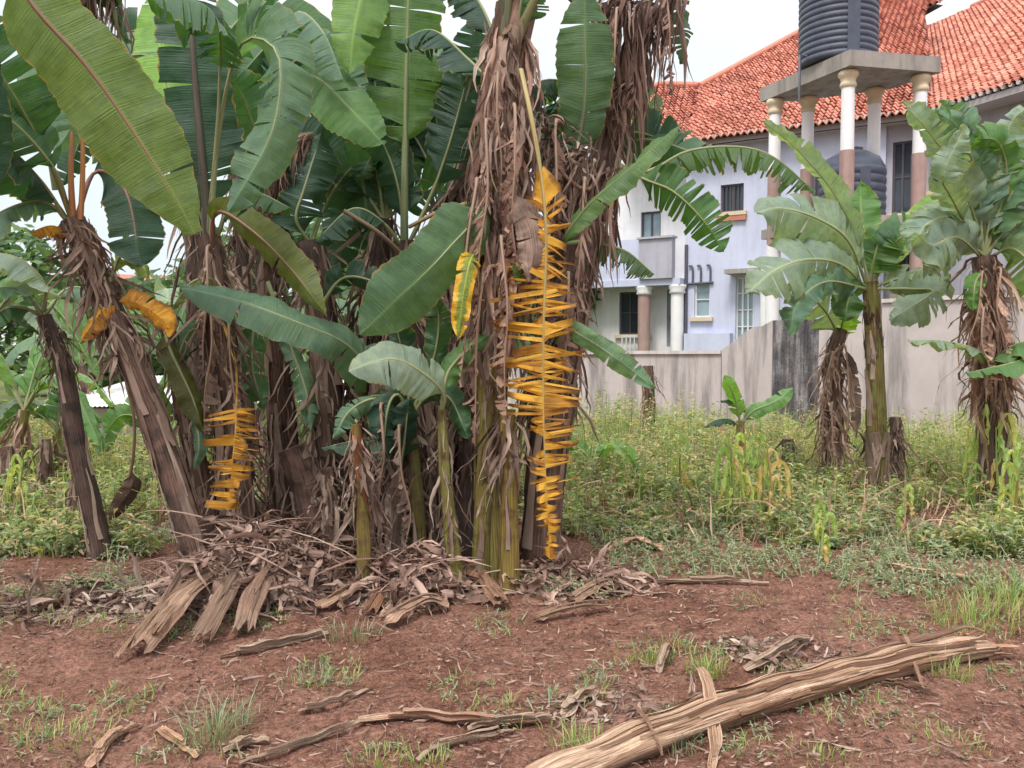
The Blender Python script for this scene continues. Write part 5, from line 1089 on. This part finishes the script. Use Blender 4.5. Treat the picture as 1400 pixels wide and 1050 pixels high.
sheath_slab((690, 838), (660, 806), 14, .02, .06, 'curled dry leaf in front of the green and orange stem', 39, (1.05, .85, .75), .03)
sheath_slab((535, 775), (570, 768), 14, .06, .08, 'pale grey crumpled leaf between the stems', 40, (1.25, 1.18, 1.15), .05)
sheath_slab((776, 834), (842, 806), 10, .02, .04, 'pale torn dry leaf right of the clump base', 41, (1.35, 1.2, 1.12), .02)
sheath_slab((590, 775), (575, 715), 15, .03, .30, 'dry tan leaf leaning against the stems', 42, (.95, .72, .62), .02)
sheath_slab((470, 845), (478, 760), 5, .02, .22, 'pale stick standing in the pile', 43, (1.2, 1.05, .95))
sheath_slab((300, 850), (372, 735), 6, .12, .42, 'long thin stalk slanting over the pile', 44, (1.1, .95, .9))
sheath_slab((330, 880), (400, 790), 18, .02, .24, 'grey crumpled sheath in front of the leaf pile', 45, (.95, .88, .88), .06)
sheath_slab((430, 840), (500, 822), 9, .03, .06, 'pale stick at the foot of the olive and rust stem', 46, (1.3, 1.15, 1.05), .03)
sheath_slab((355, 745), (480, 765), 7, .42, .20, 'long pale stalk lying across the top of the leaf pile', 47, (1.25, 1.1, 1.0), .02)
sheath_slab((520, 860), (612, 838), 12, .02, .04, 'pale crumpled dry leaf at the front of the curled leaf heap', 48, (1.3, 1.15, 1.08), .05)
sheath_slab((730, 855), (840, 838), 6, .02, .03, 'thin pale dry strip in front of the torn dry leaves', 49, (1.25, 1.1, 1.0), .02)
sheath_slab((310, 770), (325, 700), 12, .05, .28, 'brown sheath standing against the shaggy stem', 50, (.7, .55, .5), .02)
# crumpled leaf heaps nobody could count
def heap(cx, cy, rx, ry, h, n, label, seed, L=(.12, .4), w=(.008, .03), col=(1, 1, 1)):
    rnd = random.Random(seed); c = GP(cx, cy); mb = MB()
    for _ in range(n):
        a = rnd.uniform(0, 6.28); q = rnd.random() ** .6; x = c.x + math.cos(a) * q * rx; y = c.y + math.sin(a) * q * ry; z = gz(x, y) + h * (1 - q * q) * rnd.uniform(.35, 1.0) + .01
        ribbon(mb, Vector((x, y, z)), Vector((rnd.gauss(0, 1), rnd.gauss(0, 1), rnd.gauss(.1, .45))), rnd.uniform(*L), rnd.uniform(*w) * rnd.choice([.35, .5, .8, 1]), rnd, rnd.uniform(.5, 2.2), 3.0, 6, .7, 1.0)
    for _ in range(n // 9 if h > .2 else n // 40):
        a = rnd.uniform(0, 6.28); q = rnd.random() ** .6; x = c.x + math.cos(a) * q * rx; y = c.y + math.sin(a) * q * ry
        ribbon(mb, Vector((x, y, gz(x, y) + h * (1 - q * q) * rnd.uniform(.7, 1.15) + .02)), Vector((rnd.choice([-1, 1]) * rnd.uniform(.5, 1), rnd.gauss(0, .35), rnd.gauss(.05, .3))), rnd.uniform(.25, .6) * (1 if h > .2 else .5), rnd.uniform(.003, .009), rnd, .35, .8, 6, .6, .25)
    # mound under the leaves
    rows = [[Vector((c.x + math.cos(2 * math.pi * j / 20) * rx * q, c.y + math.sin(2 * math.pi * j / 20) * ry * q, gz(c.x, c.y) + h * .72 * (1 - q * q) - .03 + .06 * hsh(j, q * 4, seed))) for j in range(21)] for q in (0, .3, .55, .75, .9)]
    mb.grid(rows)
    return tag(setcol(mb.build('dead_leaf_heap', M_LITTER, None, c), col), label, 'leaf heap', None, 'stuff')
heap(345, 815, .52, .42, .42, 900, 'heap of dead banana leaves at the foot of the leaning stems', 51, col=(.86, .78, .76))
heap(420, 780, .4, .4, .34, 460, 'heap of dead banana leaves against the stumps', 52, col=(.75, .64, .6))
heap(565, 815, .36, .26, .24, 560, 'heap of curled dead leaves in front of the broad brown stem', 53, col=(.95, .85, .82))
heap(770, 800, .5, .3, .14, 520, 'spread of torn dead leaves right of the clump base', 54, col=(.98, .88, .84))
heap(660, 785, .4, .3, .1, 220, 'dead leaves around the foot of the tall central stem', 55, col=(.85, .74, .7))
heap(200, 822, .55, .25, .06, 160, 'thin spread of dead leaves near the left weeds', 56)
heap(60, 838, .45, .2, .05, 120, 'thin spread of dead leaves at the far left', 57, col=(.8, .75, .72))
heap(850, 975, .5, .22, .03, 55, 'scrappy dead leaves behind the lower end of the log', 58, L=(.05, .18), w=(.005, .02))
heap(1080, 905, .42, .2, .04, 60, 'scrappy dead leaves behind the middle of the log', 59, L=(.05, .2), w=(.005, .02))

# ---- the fallen dried pseudostem
def build_log():
    bot = [(738, 1092), (802, 1060), (870, 1030), (960, 1000), (1050, 968), (1130, 945), (1200, 925), (1280, 908), (1345, 896)]
    t = thing('fallen_log', GP(1050, 968), 'long tan dried banana trunk lying across the lower right soil', 'log')
    base = spline([GP(x, y) for x, y in bot], 60); rad = [.068 - .010 * abs(i / 59 - .45) + .004 * math.sin(i * .7) for i in range(60)]
    path = [b + Vector((0, 0, r_ * .72)) for b, r_ in zip(base, rad)]
    mb = MB(); rows = []; uvs = []; L = 0
    for i, p in enumerate(path):
        T = (path[min(59, i + 1)] - path[max(0, i - 1)]).normalized(); S = T.cross(Vector((0, 0, 1))).normalized(); Nn = S.cross(T); row = []; uv = []
        if i: L += (p - path[i - 1]).length
        e = max(0, (i - 50) / 9)
        for j in range(29):
            th = 2 * math.pi * (j % 28) / 28
            r_ = rad[i] * (1 + .17 * hsh(math.cos(th) * 2.2, math.sin(th) * 2.2, L * .55) + .10 * hsh(math.cos(th) * 6, math.sin(th) * 6, L * .9) + .04 * hsh(math.cos(th) * 14, math.sin(th) * 14, L * 2))
            fl = 1 - .35 * e; row.append(p + S * math.cos(th) * r_ * (1.30 + .25 * e) + Nn * math.sin(th) * r_ * .80 * fl); uv.append((j / 28, L))
        rows.append(row); uvs.append(uv)
    mb.grid(rows, uvs); mb.poly(rows[0][:-1][::-1], 0, [(0, 0)] * 28); mb.poly(rows[-1][:-1], 0, [(.5, .5)] * 28); setcol(mb.build('trunk', M_LOG, t), (1.3, 1.22, 1.15))
    rnd = random.Random(5)
    def layer(i0, i1, th0, wd, lift, endlift, name, col, seed):
        m = MB(); rows = []; uvs = []; n = i1 - i0
        for i in range(i0, i1):
            p = path[i]; T = (path[min(59, i + 1)] - path[max(0, i - 1)]).normalized(); S = T.cross(Vector((0, 0, 1))).normalized(); Nn = S.cross(T); q = (i - i0) / max(1, n - 1)
            lf = 1 + lift + endlift * (abs(2 * q - 1) ** 3); ww = wd * (.35 + .65 * math.sin(math.pi * min(1, .15 + q * .75))) * (1 + .3 * hsh(q * 5, seed))
            row = []
            for s in range(6):
                th = th0 + .35 * hsh(q * 2.5, seed, 3) + ww * (s / 5 - .5); r_ = rad[i] * lf * (1 + .08 * hsh(th * 3, q * 6, seed)); v = p + S * math.cos(th) * r_ * 1.31 + Nn * math.sin(th) * r_ * .84; v.z = max(v.z, gz(v.x, v.y) + .006); row.append(v)
            rows.append(row); uvs.append([(seed * .37 + s / 22, q * n * .04) for s in range(6)])
        m.grid(rows, uvs); return setcol(m.build(name, M_LOG, t), tuple(c * 1.35 for c in col))
    for k in range(30):
        i0 = rnd.randint(0, 34); layer(i0, min(60, i0 + rnd.randint(20, 45)), rnd.uniform(-.1, 3.0), rnd.uniform(.10, .34), rnd.uniform(.02, .06), rnd.uniform(.02, .16), 'peeling_sheath', rnd.choice([(1.15, .98, .86), (1.05, .86, .72), (1.35, 1.2, 1.08), (.8, .6, .48), (.45, .33, .28)]), k + 60)
    # dark curled edge along the upper far side
    q = [GP(1120, 925, .03), GP(1180, 908, .04), GP(1240, 895, .05), GP(1290, 885, .06), GP(1322, 876, .07), GP(1346, 880, .06)]
    m = MB(); m.tube(spline(q, 24), [.006 + .016 * math.sin(math.pi * min(1, .1 + i / 25)) for i in range(24)], 8, 0, True, .4, 3.0, .5); setcol(m.build('curled_edge', M_DEAD, t), (.8, .66, .58))
    for k in range(9):
        m = MB(); a = 2 * math.pi * k / 9; e = path[-1]; T = (path[-1] - path[-3]).normalized(); S = T.cross(Vector((0, 0, 1))).normalized(); Nn = S.cross(T)
        ribbon(m, e - T * .05 + S * math.cos(a) * .09 + Nn * math.sin(a) * .05, T + S * math.cos(a) * .25 + Nn * math.sin(a) * .2, rnd.uniform(.08, .2), rnd.uniform(.012, .03), rnd, .4, .6, 6, .3, .2); setcol(m.build('frayed_end', M_LITTER, t), (1.15, .9, .7))
build_log()
def draped(pts, w, label, seed, col):
    path = spline([GP(x, y, z) for x, y, z in pts], 34); mb = MB(); ww = w * path[0].y / F; rnd = random.Random(seed)
    for lay in range(3):
        rows = []; uvs = []; k0, k1 = (0, 34) if lay == 0 else (rnd.randint(0, 10), rnd.randint(22, 34)); o_ = rnd.uniform(-.5, .5) * ww * (lay > 0)
        for i in range(k0, k1):
            t = i / 33; p = path[i] + Vector((.6 * ww * hsh(t * 4, seed, 7), 0, 0)); a_ = 1.3 * hsh(t * 3.5, seed, lay) ; S = Vector((math.cos(a_), .5 * math.sin(a_ * 2), .8 * math.sin(a_))).normalized()
            q = ww * (.25 + .6 * math.sin(math.pi * (.1 + .8 * t)) + .35 * hsh(t * 8, seed, 2 + lay)) * (1 if lay == 0 else .45); n = Vector((0, -.7, .7))
            row = []
            for v in (-1, -.5, 0, .5, 1): z = p + S * (q * v + o_) + n * (.8 * q * v * v + .004 * lay); z.z = max(z.z, gz(z.x, z.y) + .006); row.append(z)
            rows.append(row); uvs.append([(seed + v / 14, t * .4) for v in range(5)])
        mb.grid(rows, uvs)
    return tag(setcol(mb.build('dry_leaf_strip', M_LOG, None, path[0]), col), label, 'dry leaf')
draped([(953, 950, .10), (958, 965, .135), (965, 985, .13), (972, 1005, .07), (977, 1030, .02), (973, 1062, .012)], 10, 'pale dry strip draped over the fallen log and hanging to the soil', 3, (1.6, 1.45, 1.35))
draped([(1228, 892, .07), (1236, 905, .115), (1246, 920, .09), (1256, 938, .03), (1263, 946, .012)], 4, 'thin dry stalk leaning across the far end of the fallen log', 4, (1.5, 1.35, 1.25))
draped([(850, 1000, .10), (868, 1015, .135), (888, 1032, .11), (905, 1048, .04)], 4, 'thin dry stalk lying over the near end of the fallen log', 5, (1.4, 1.2, 1.1))

# ================================================================== weeds, grass, litter
def leafq(mb, p, e, s, w, up):
    f = e.cross(Vector((0, 0, 1))); f = f.normalized() if f.length > .01 else Vector((1, 0, 0)); e2 = (e + Vector((0, 0, up))).normalized()
    b = len(mb.v); m = p + e2 * s * .5
    for v in (p, m + f * w + Vector((0, 0, .15 * w)), p + e2 * s - Vector((0, 0, .25 * s)), m - f * w + Vector((0, 0, .15 * w))): mb.v.append((v.x, v.y, v.z)); mb.uv.append((0, 0))
    mb.f.append((b, b + 1, b + 2, b + 3)); mb.m.append(0)
def blade(mb, p, a, h, w, lean):
    d = Vector((math.cos(a), math.sin(a), 0)); s = Vector((-d.y, d.x, 0)) * w; b = len(mb.v)
    for q, ww in ((0, 1), (.45, .8), (.8, .5), (1, .05)):
        c = p + Vector((0, 0, h * (q - .25 * lean * q * q))) + d * (h * lean * q * q)
        for g in (-1, 1): v = c + s * ww * g; mb.v.append((v.x, v.y, v.z)); mb.uv.append((0, q))
    for k in range(3): mb.f.append((b + 2 * k, b + 2 * k + 1, b + 2 * k + 3, b + 2 * k + 2)); mb.m.append(0)
def weed(mb, p, h, nl, ls, rnd, sp=.12):
    lx, ly = rnd.gauss(0, sp), rnd.gauss(0, sp); top = p + Vector((lx * h, ly * h, h)); s = Vector((.004, 0, 0)); b = len(mb.v)
    for v in (p - s, p + s, top + s * .5, top - s * .5): mb.v.append((v.x, v.y, v.z)); mb.uv.append((0, 0))
    mb.f.append((b, b + 1, b + 2, b + 3)); mb.m.append(0)
    for k in range(nl):
        q = rnd.uniform(.15, 1); a = rnd.uniform(0, 6.28); leafq(mb, p.lerp(top, q), Vector((math.cos(a), math.sin(a), 0)), ls * rnd.uniform(.6, 1.4), ls * rnd.uniform(.13, .26), rnd.uniform(-.2, .8))
def in_clump(x, y):
    return -2.6 < x < .6 and y < 7.3 and ((x + 1.0) / 1.75) ** 2 + ((y - 6.0) / 1.3) ** 2 < 1
def build_weeds():
    rnd = random.Random(77); W1 = MB(); W2 = MB(); G = MB()
    n1 = n2 = 0
    while n1 < 6600:                                      # right and left belts up to the wall
        y = 5.9 + 9.0 * rnd.random() ** 1.25; x = rnd.uniform(-.68, .68) * y
        px = 700 + x / y * F
        edge = 6.35 + .5 * hsh(x * 1.1, 2.0) if px > 640 else (5.75 + .5 * hsh(x * 1.3, 4.0) if px < 290 else 7.6)
        if px > 1230: edge -= 1.0 * min(1, (px - 1230) / 130)
        if y < edge or in_clump(x, y) or hsh(x * 1.3, y * 1.3, 20) < -.22: continue
        yw = 16.2 if px < 1000 else (14.6 if px < 1130 else 13.6)
        if px > 700 and y > yw - .2: continue
        n1 += 1; g = min(1, (y - edge) / 2.6); hmax = (.20 + .46 * g) * (.75 + .6 * hsh(x * .8, y * .8, 30)); h = hmax * rnd.uniform(.5, 1.25); p = Vector((x, y, gz(x, y) - .01))
        if rnd.random() < .62 - .35 * g: weed(W2, p, h * .8, rnd.randint(9, 18), .07, rnd, .25)
        elif rnd.random() < .80: weed(W1, p, h * 1.1, rnd.randint(10, 20), .06 + .035 * rnd.random(), rnd)
        else:
            for _ in range(8): blade(G, p + Vector((rnd.gauss(0, .05), rnd.gauss(0, .05), 0)), rnd.uniform(0, 6.28), h * rnd.uniform(.6, 1.25), rnd.uniform(.004, .009), rnd.uniform(.05, .6))
    D = MB()
    for _ in range(2200):                                 # dead straw standing and lying in the belt
        y = 6.2 + 7.0 * rnd.random() ** 1.2; x = rnd.uniform(-.66, .66) * y; px = 700 + x / y * F
        if in_clump(x, y) or (px > 700 and y > 13.2): continue
        if 290 < px < 640 and y < 7.6: continue
        up = rnd.random() < .6; ribbon(D, Vector((x, y, gz(x, y))), Vector((rnd.gauss(0, .4), rnd.gauss(0, .4), 1.2 if up else .25)), rnd.uniform(.2, .75) * (1 if up else .6), rnd.uniform(.003, .010), rnd, .8 if up else 1.4, 1.5, 6, .4, .4)
    tag(setcol(D.build('dry_straw', M_LITTER, None, (0, 0, 0)), (1.05, .95, .78)), 'dry straw and dead stalks mixed into the weeds', 'straw', None, 'stuff')
    for _ in range(4200):                                 # low growth creeping over the soil edge
        y = rnd.uniform(4.9, 6.9); x = rnd.uniform(-.66, .66) * y; px = 700 + x / y * F
        if in_clump(x, y): continue
        dens = hsh(x * 1.5, y * 1.5, 40) + (.30 if y > 5.9 else -.02) + (.22 if px > 1150 or px < 260 else 0)
        if dens < .02 + .2 * rnd.random(): continue
        weed(W2, Vector((x, y, gz(x, y))), rnd.uniform(.03, .14), rnd.randint(4, 8), .04, rnd, .5)
    for _ in range(5200):                                 # scattered tiny greens on bare soil
        y = rnd.uniform(3.0, 5.4); x = rnd.uniform(-.66, .66) * y
        dens = hsh(x * 1.9, y * 1.9, 60)
        if dens < .16: continue
        p = Vector((x, y, gz(x, y)))
        if rnd.random() < .5: weed(W2, p, rnd.uniform(.01, .05), rnd.randint(3, 6), .022, rnd, .6)
        else:
            for _ in range(3): blade(G, p + Vector((rnd.gauss(0, .015), rnd.gauss(0, .015), 0)), rnd.uniform(0, 6.28), rnd.uniform(.02, .07), .0022, rnd.uniform(.2, 1.0))
    for mb, nm, m, lb in ((W1, 'tall_weeds', M_WEED, 'tall yellow green weeds in front of the wall and garden'), (W2, 'low_weeds', M_WEEDG, 'low grey green weeds along the edge of the soil'), (G, 'grass', M_GRASS, 'thin grass growing among the weeds and on the soil')):
        tag(mb.build(nm, m, None, (0, 0, 0), smooth=False), lb, 'weeds' if 'weeds' in nm else 'grass', None, 'stuff')
    L = MB()
    for _ in range(12500):
        y = 2.9 + 4.2 * rnd.random() ** 1.1; x = rnd.uniform(-.68, .68) * y
        if hsh(x * 1.4, y * 1.4, 90) < rnd.uniform(-.7, .25): continue
        ribbon(L, Vector((x, y, gz(x, y) + rnd.uniform(.006, .02))), Vector((rnd.gauss(0, 1), rnd.gauss(0, 1), rnd.gauss(0, .25))), (rnd.uniform(.010, .045) if rnd.random() < .75 else rnd.uniform(.04, .13)), rnd.uniform(.0015, .006), rnd, 1.0, 2.5, 3, .5, .6)
    tag(setcol(L.build('leaf_litter', M_LITTER, None, (0, 0, 0)), (.9, .82, .78)), 'small scraps of dry leaf scattered over the soil', 'leaf litter', None, 'stuff')
    S = MB()
    for _ in range(6500):                                 # soil crumbs
        y = 2.9 + 3.8 * rnd.random() ** 1.2; x = rnd.uniform(-.68, .68) * y
        r_ = rnd.uniform(.003, .011) * (2.0 if rnd.random() < .04 else 1); c = Vector((x, y, gz(x, y) + .004)); b = len(S.v)
        for k in range(4): a = 6.283 * k / 4 + rnd.random(); S.v.append((c.x + math.cos(a) * r_ * rnd.uniform(.7, 1.3), c.y + math.sin(a) * r_ * rnd.uniform(.7, 1.3), c.z - .003)); S.uv.append((0, 0))
        S.v.append((c.x + rnd.gauss(0, .002), c.y, c.z + r_ * rnd.uniform(.7, 1.2))); S.uv.append((0, 0))
        for k in range(4): S.f.append((b + k, b + (k + 1) % 4, b + 4)); S.m.append(0)
    tag(S.build('soil_crumbs', M_SOIL, None, (0, 0, 0)), 'loose crumbs of red soil', 'soil', None, 'stuff')
build_weeds()
def tuft(px, py, n, h, rad, label, seed, mat=None):
    rnd = random.Random(seed); c = GP(px, py); mb = MB()
    for _ in range(n):
        a = rnd.uniform(0, 6.28); q = rad * rnd.random() ** .7; p = c + Vector((math.cos(a) * q, math.sin(a) * q, 0)); p.z = gz(p.x, p.y) - .004; blade(mb, p, a + rnd.gauss(0, .7), h * rnd.uniform(.4, 1.1), .0022, rnd.uniform(.15, .95))
    tag(mb.build('grass_tuft' if rad < .13 else 'grass_patch', mat or M_GRASS, None, c, smooth=False), label, 'grass tuft' if rad < .13 else 'grass', None, None if rad < .13 else 'stuff')
tuft(298, 1005, 170, .17, .125, 'sparse tall grass tuft on the soil at bottom left', 1, M_WEEDG)
tuft(890, 905, 90, .08, .10, 'small grass tuft on bare soil behind the log', 2)
tuft(965, 925, 130, .10, .10, 'bright green grass tuft touching the back of the log', 3)
tuft(800, 1030, 150, .10, .13, 'grass tuft at the near end of the log', 4)
tuft(520, 1045, 90, .06, .12, 'low grass tuft at the bottom edge left of centre', 5)
tuft(590, 1046, 80, .06, .08, 'low grass tuft at the bottom edge near the bent rib', 6)
tuft(95, 1015, 120, .08, .18, 'thin grass patch at the bottom left corner', 7)
tuft(1298, 925, 80, .13, .10, 'grass growing against the far end of the log', 8)
tuft(1330, 850, 220, .16, .28, 'loose grass behind the far end of the log', 9)
tuft(1385, 830, 200, .20, .22, 'taller grass at the right edge', 10)
tuft(1120, 1035, 80, .05, .14, 'low grass at the bottom right', 11)
tuft(1300, 1015, 80, .05, .14, 'low grass at the bottom right corner', 12)
tuft(820, 935, 60, .06, .10, 'faint grass on bare soil at bottom centre', 13, M_WEEDG)
tuft(430, 935, 90, .06, .18, 'faint grass in front of the curled leaf heap', 14, M_WEEDG)
tuft(480, 870, 110, .08, .16, 'pale grass tuft at the front of the leaf pile', 15, M_WEEDG)
tuft(930, 1025, 60, .10, .08, 'thin grass in front of the log', 16, M_WEEDG)

# maize like stalks in the weed belt
def stalk(px, py, ytop, label, seed, dry=.3, grp='maize stalks among the weeds'):
    rnd = random.Random(seed); b = GP(px, py); d = b.y; H = P(px, ytop, d).z - b.z; t = thing('maize_stalk', b, label, 'maize stalk', grp); m = MB()
    top = b + Vector((rnd.gauss(0, .05), rnd.gauss(0, .05), H * .85)); path = spline([b, b.lerp(top, .5) + Vector((rnd.gauss(0, .02), 0, 0)), top], 12); m.tube(path, [.013 - .007 * i / 11 for i in range(12)], 6); setcol(m.build('stalk', M_RIB, t), (.22, .30, .09) if rnd.random() > dry else (.42, .27, .12))
    for k in range(8):
        q = .12 + .12 * k; p = b.lerp(top, min(1, q)); a = rnd.uniform(0, 6.28); e = Vector((math.cos(a), math.sin(a) * .6, 0)); L_ = H * rnd.uniform(.22, .42); dd = rnd.random() < dry * (1.2 - q)
        o_ = rnd.uniform(.25, .5)
        leaf(t, [p, p + e * L_ * o_ * .5 + Vector((0, 0, L_ * .45)), p + e * L_ * o_ + Vector((0, 0, L_ * .25)), p + e * L_ * (o_ + .12) + Vector((0, 0, -L_ * rnd.uniform(.2, .9)))], rnd.uniform(.016, .024) * F / d, (.52, .40, .19) if dd else rnd.choice([(.26, .38, .13), (.34, .44, .15), (.42, .46, .16)]), pet=0, roll=rnd.uniform(-60, 60), fold=15, tears=rnd.randint(0, 2), rib=None, seed=seed * 10 + k, wav=.01)
for k, (px, py, yt, lab) in enumerate([(990, 718, 600, 'green maize stalk leftmost of the row in the weed belt'), (1003, 722, 590, 'green maize stalk second from the left in the weed belt'), (1022, 712, 585, 'tall pale maize stalk in the middle of the weed belt row'), (1040, 716, 600, 'maize stalk with a dry base in the weed belt'), (1058, 722, 588, 'yellowish maize stalk right end of the weed belt row'), (1122, 770, 690, 'short bent maize stalk at the soil edge by the slim banana plant'), (1335, 700, 560, 'maize stalk left in the group by the right trunk'), (1352, 712, 548, 'tallest maize stalk by the right trunk'), (1368, 716, 560, 'green maize stalk in front of the right trunk'), (1385, 735, 600, 'maize stalk with drooping leaves at the right edge'), (930, 690, 590, 'yellow maize stalk left in the weeds below the wall'), (1235, 735, 660, 'dry bent maize stalk right of the slim banana plant'), (215, 700, 600, 'maize stalk in the weeds left of the leaning stem'), (30, 720, 610, 'maize stalk in the weeds at the left edge')]):
    stalk(px, py, yt, lab, 500 + k, dry=.65 if 'dry' in lab or 'yellow' in lab else .25)
# ragged brown pod like leaf hanging left
t = thing('dry_shoot', GP(150, 745), 'thin curved dry shoot with a dark withered leaf among the left weeds', 'dry shoot')
m = MB(); m.tube(spline([P(150, 745, 6.35), P(158, 700, 6.3), P(178, 650, 6.3), P(184, 580, 6.3), P(172, 520, 6.3)], 16), [.012] * 16, 7); setcol(m.build('stalk', M_RIB, t), (.22, .14, .09))
leaf(t, [(182, 640, 6.28), (180, 665, 6.25), (165, 690, 6.25), (150, 712, 6.25)], 15, (.6, .55, .55), pet=.05, roll=10, mat=M_DEAD, seed=601, tears=1, rib=None, label='dark withered leaf')
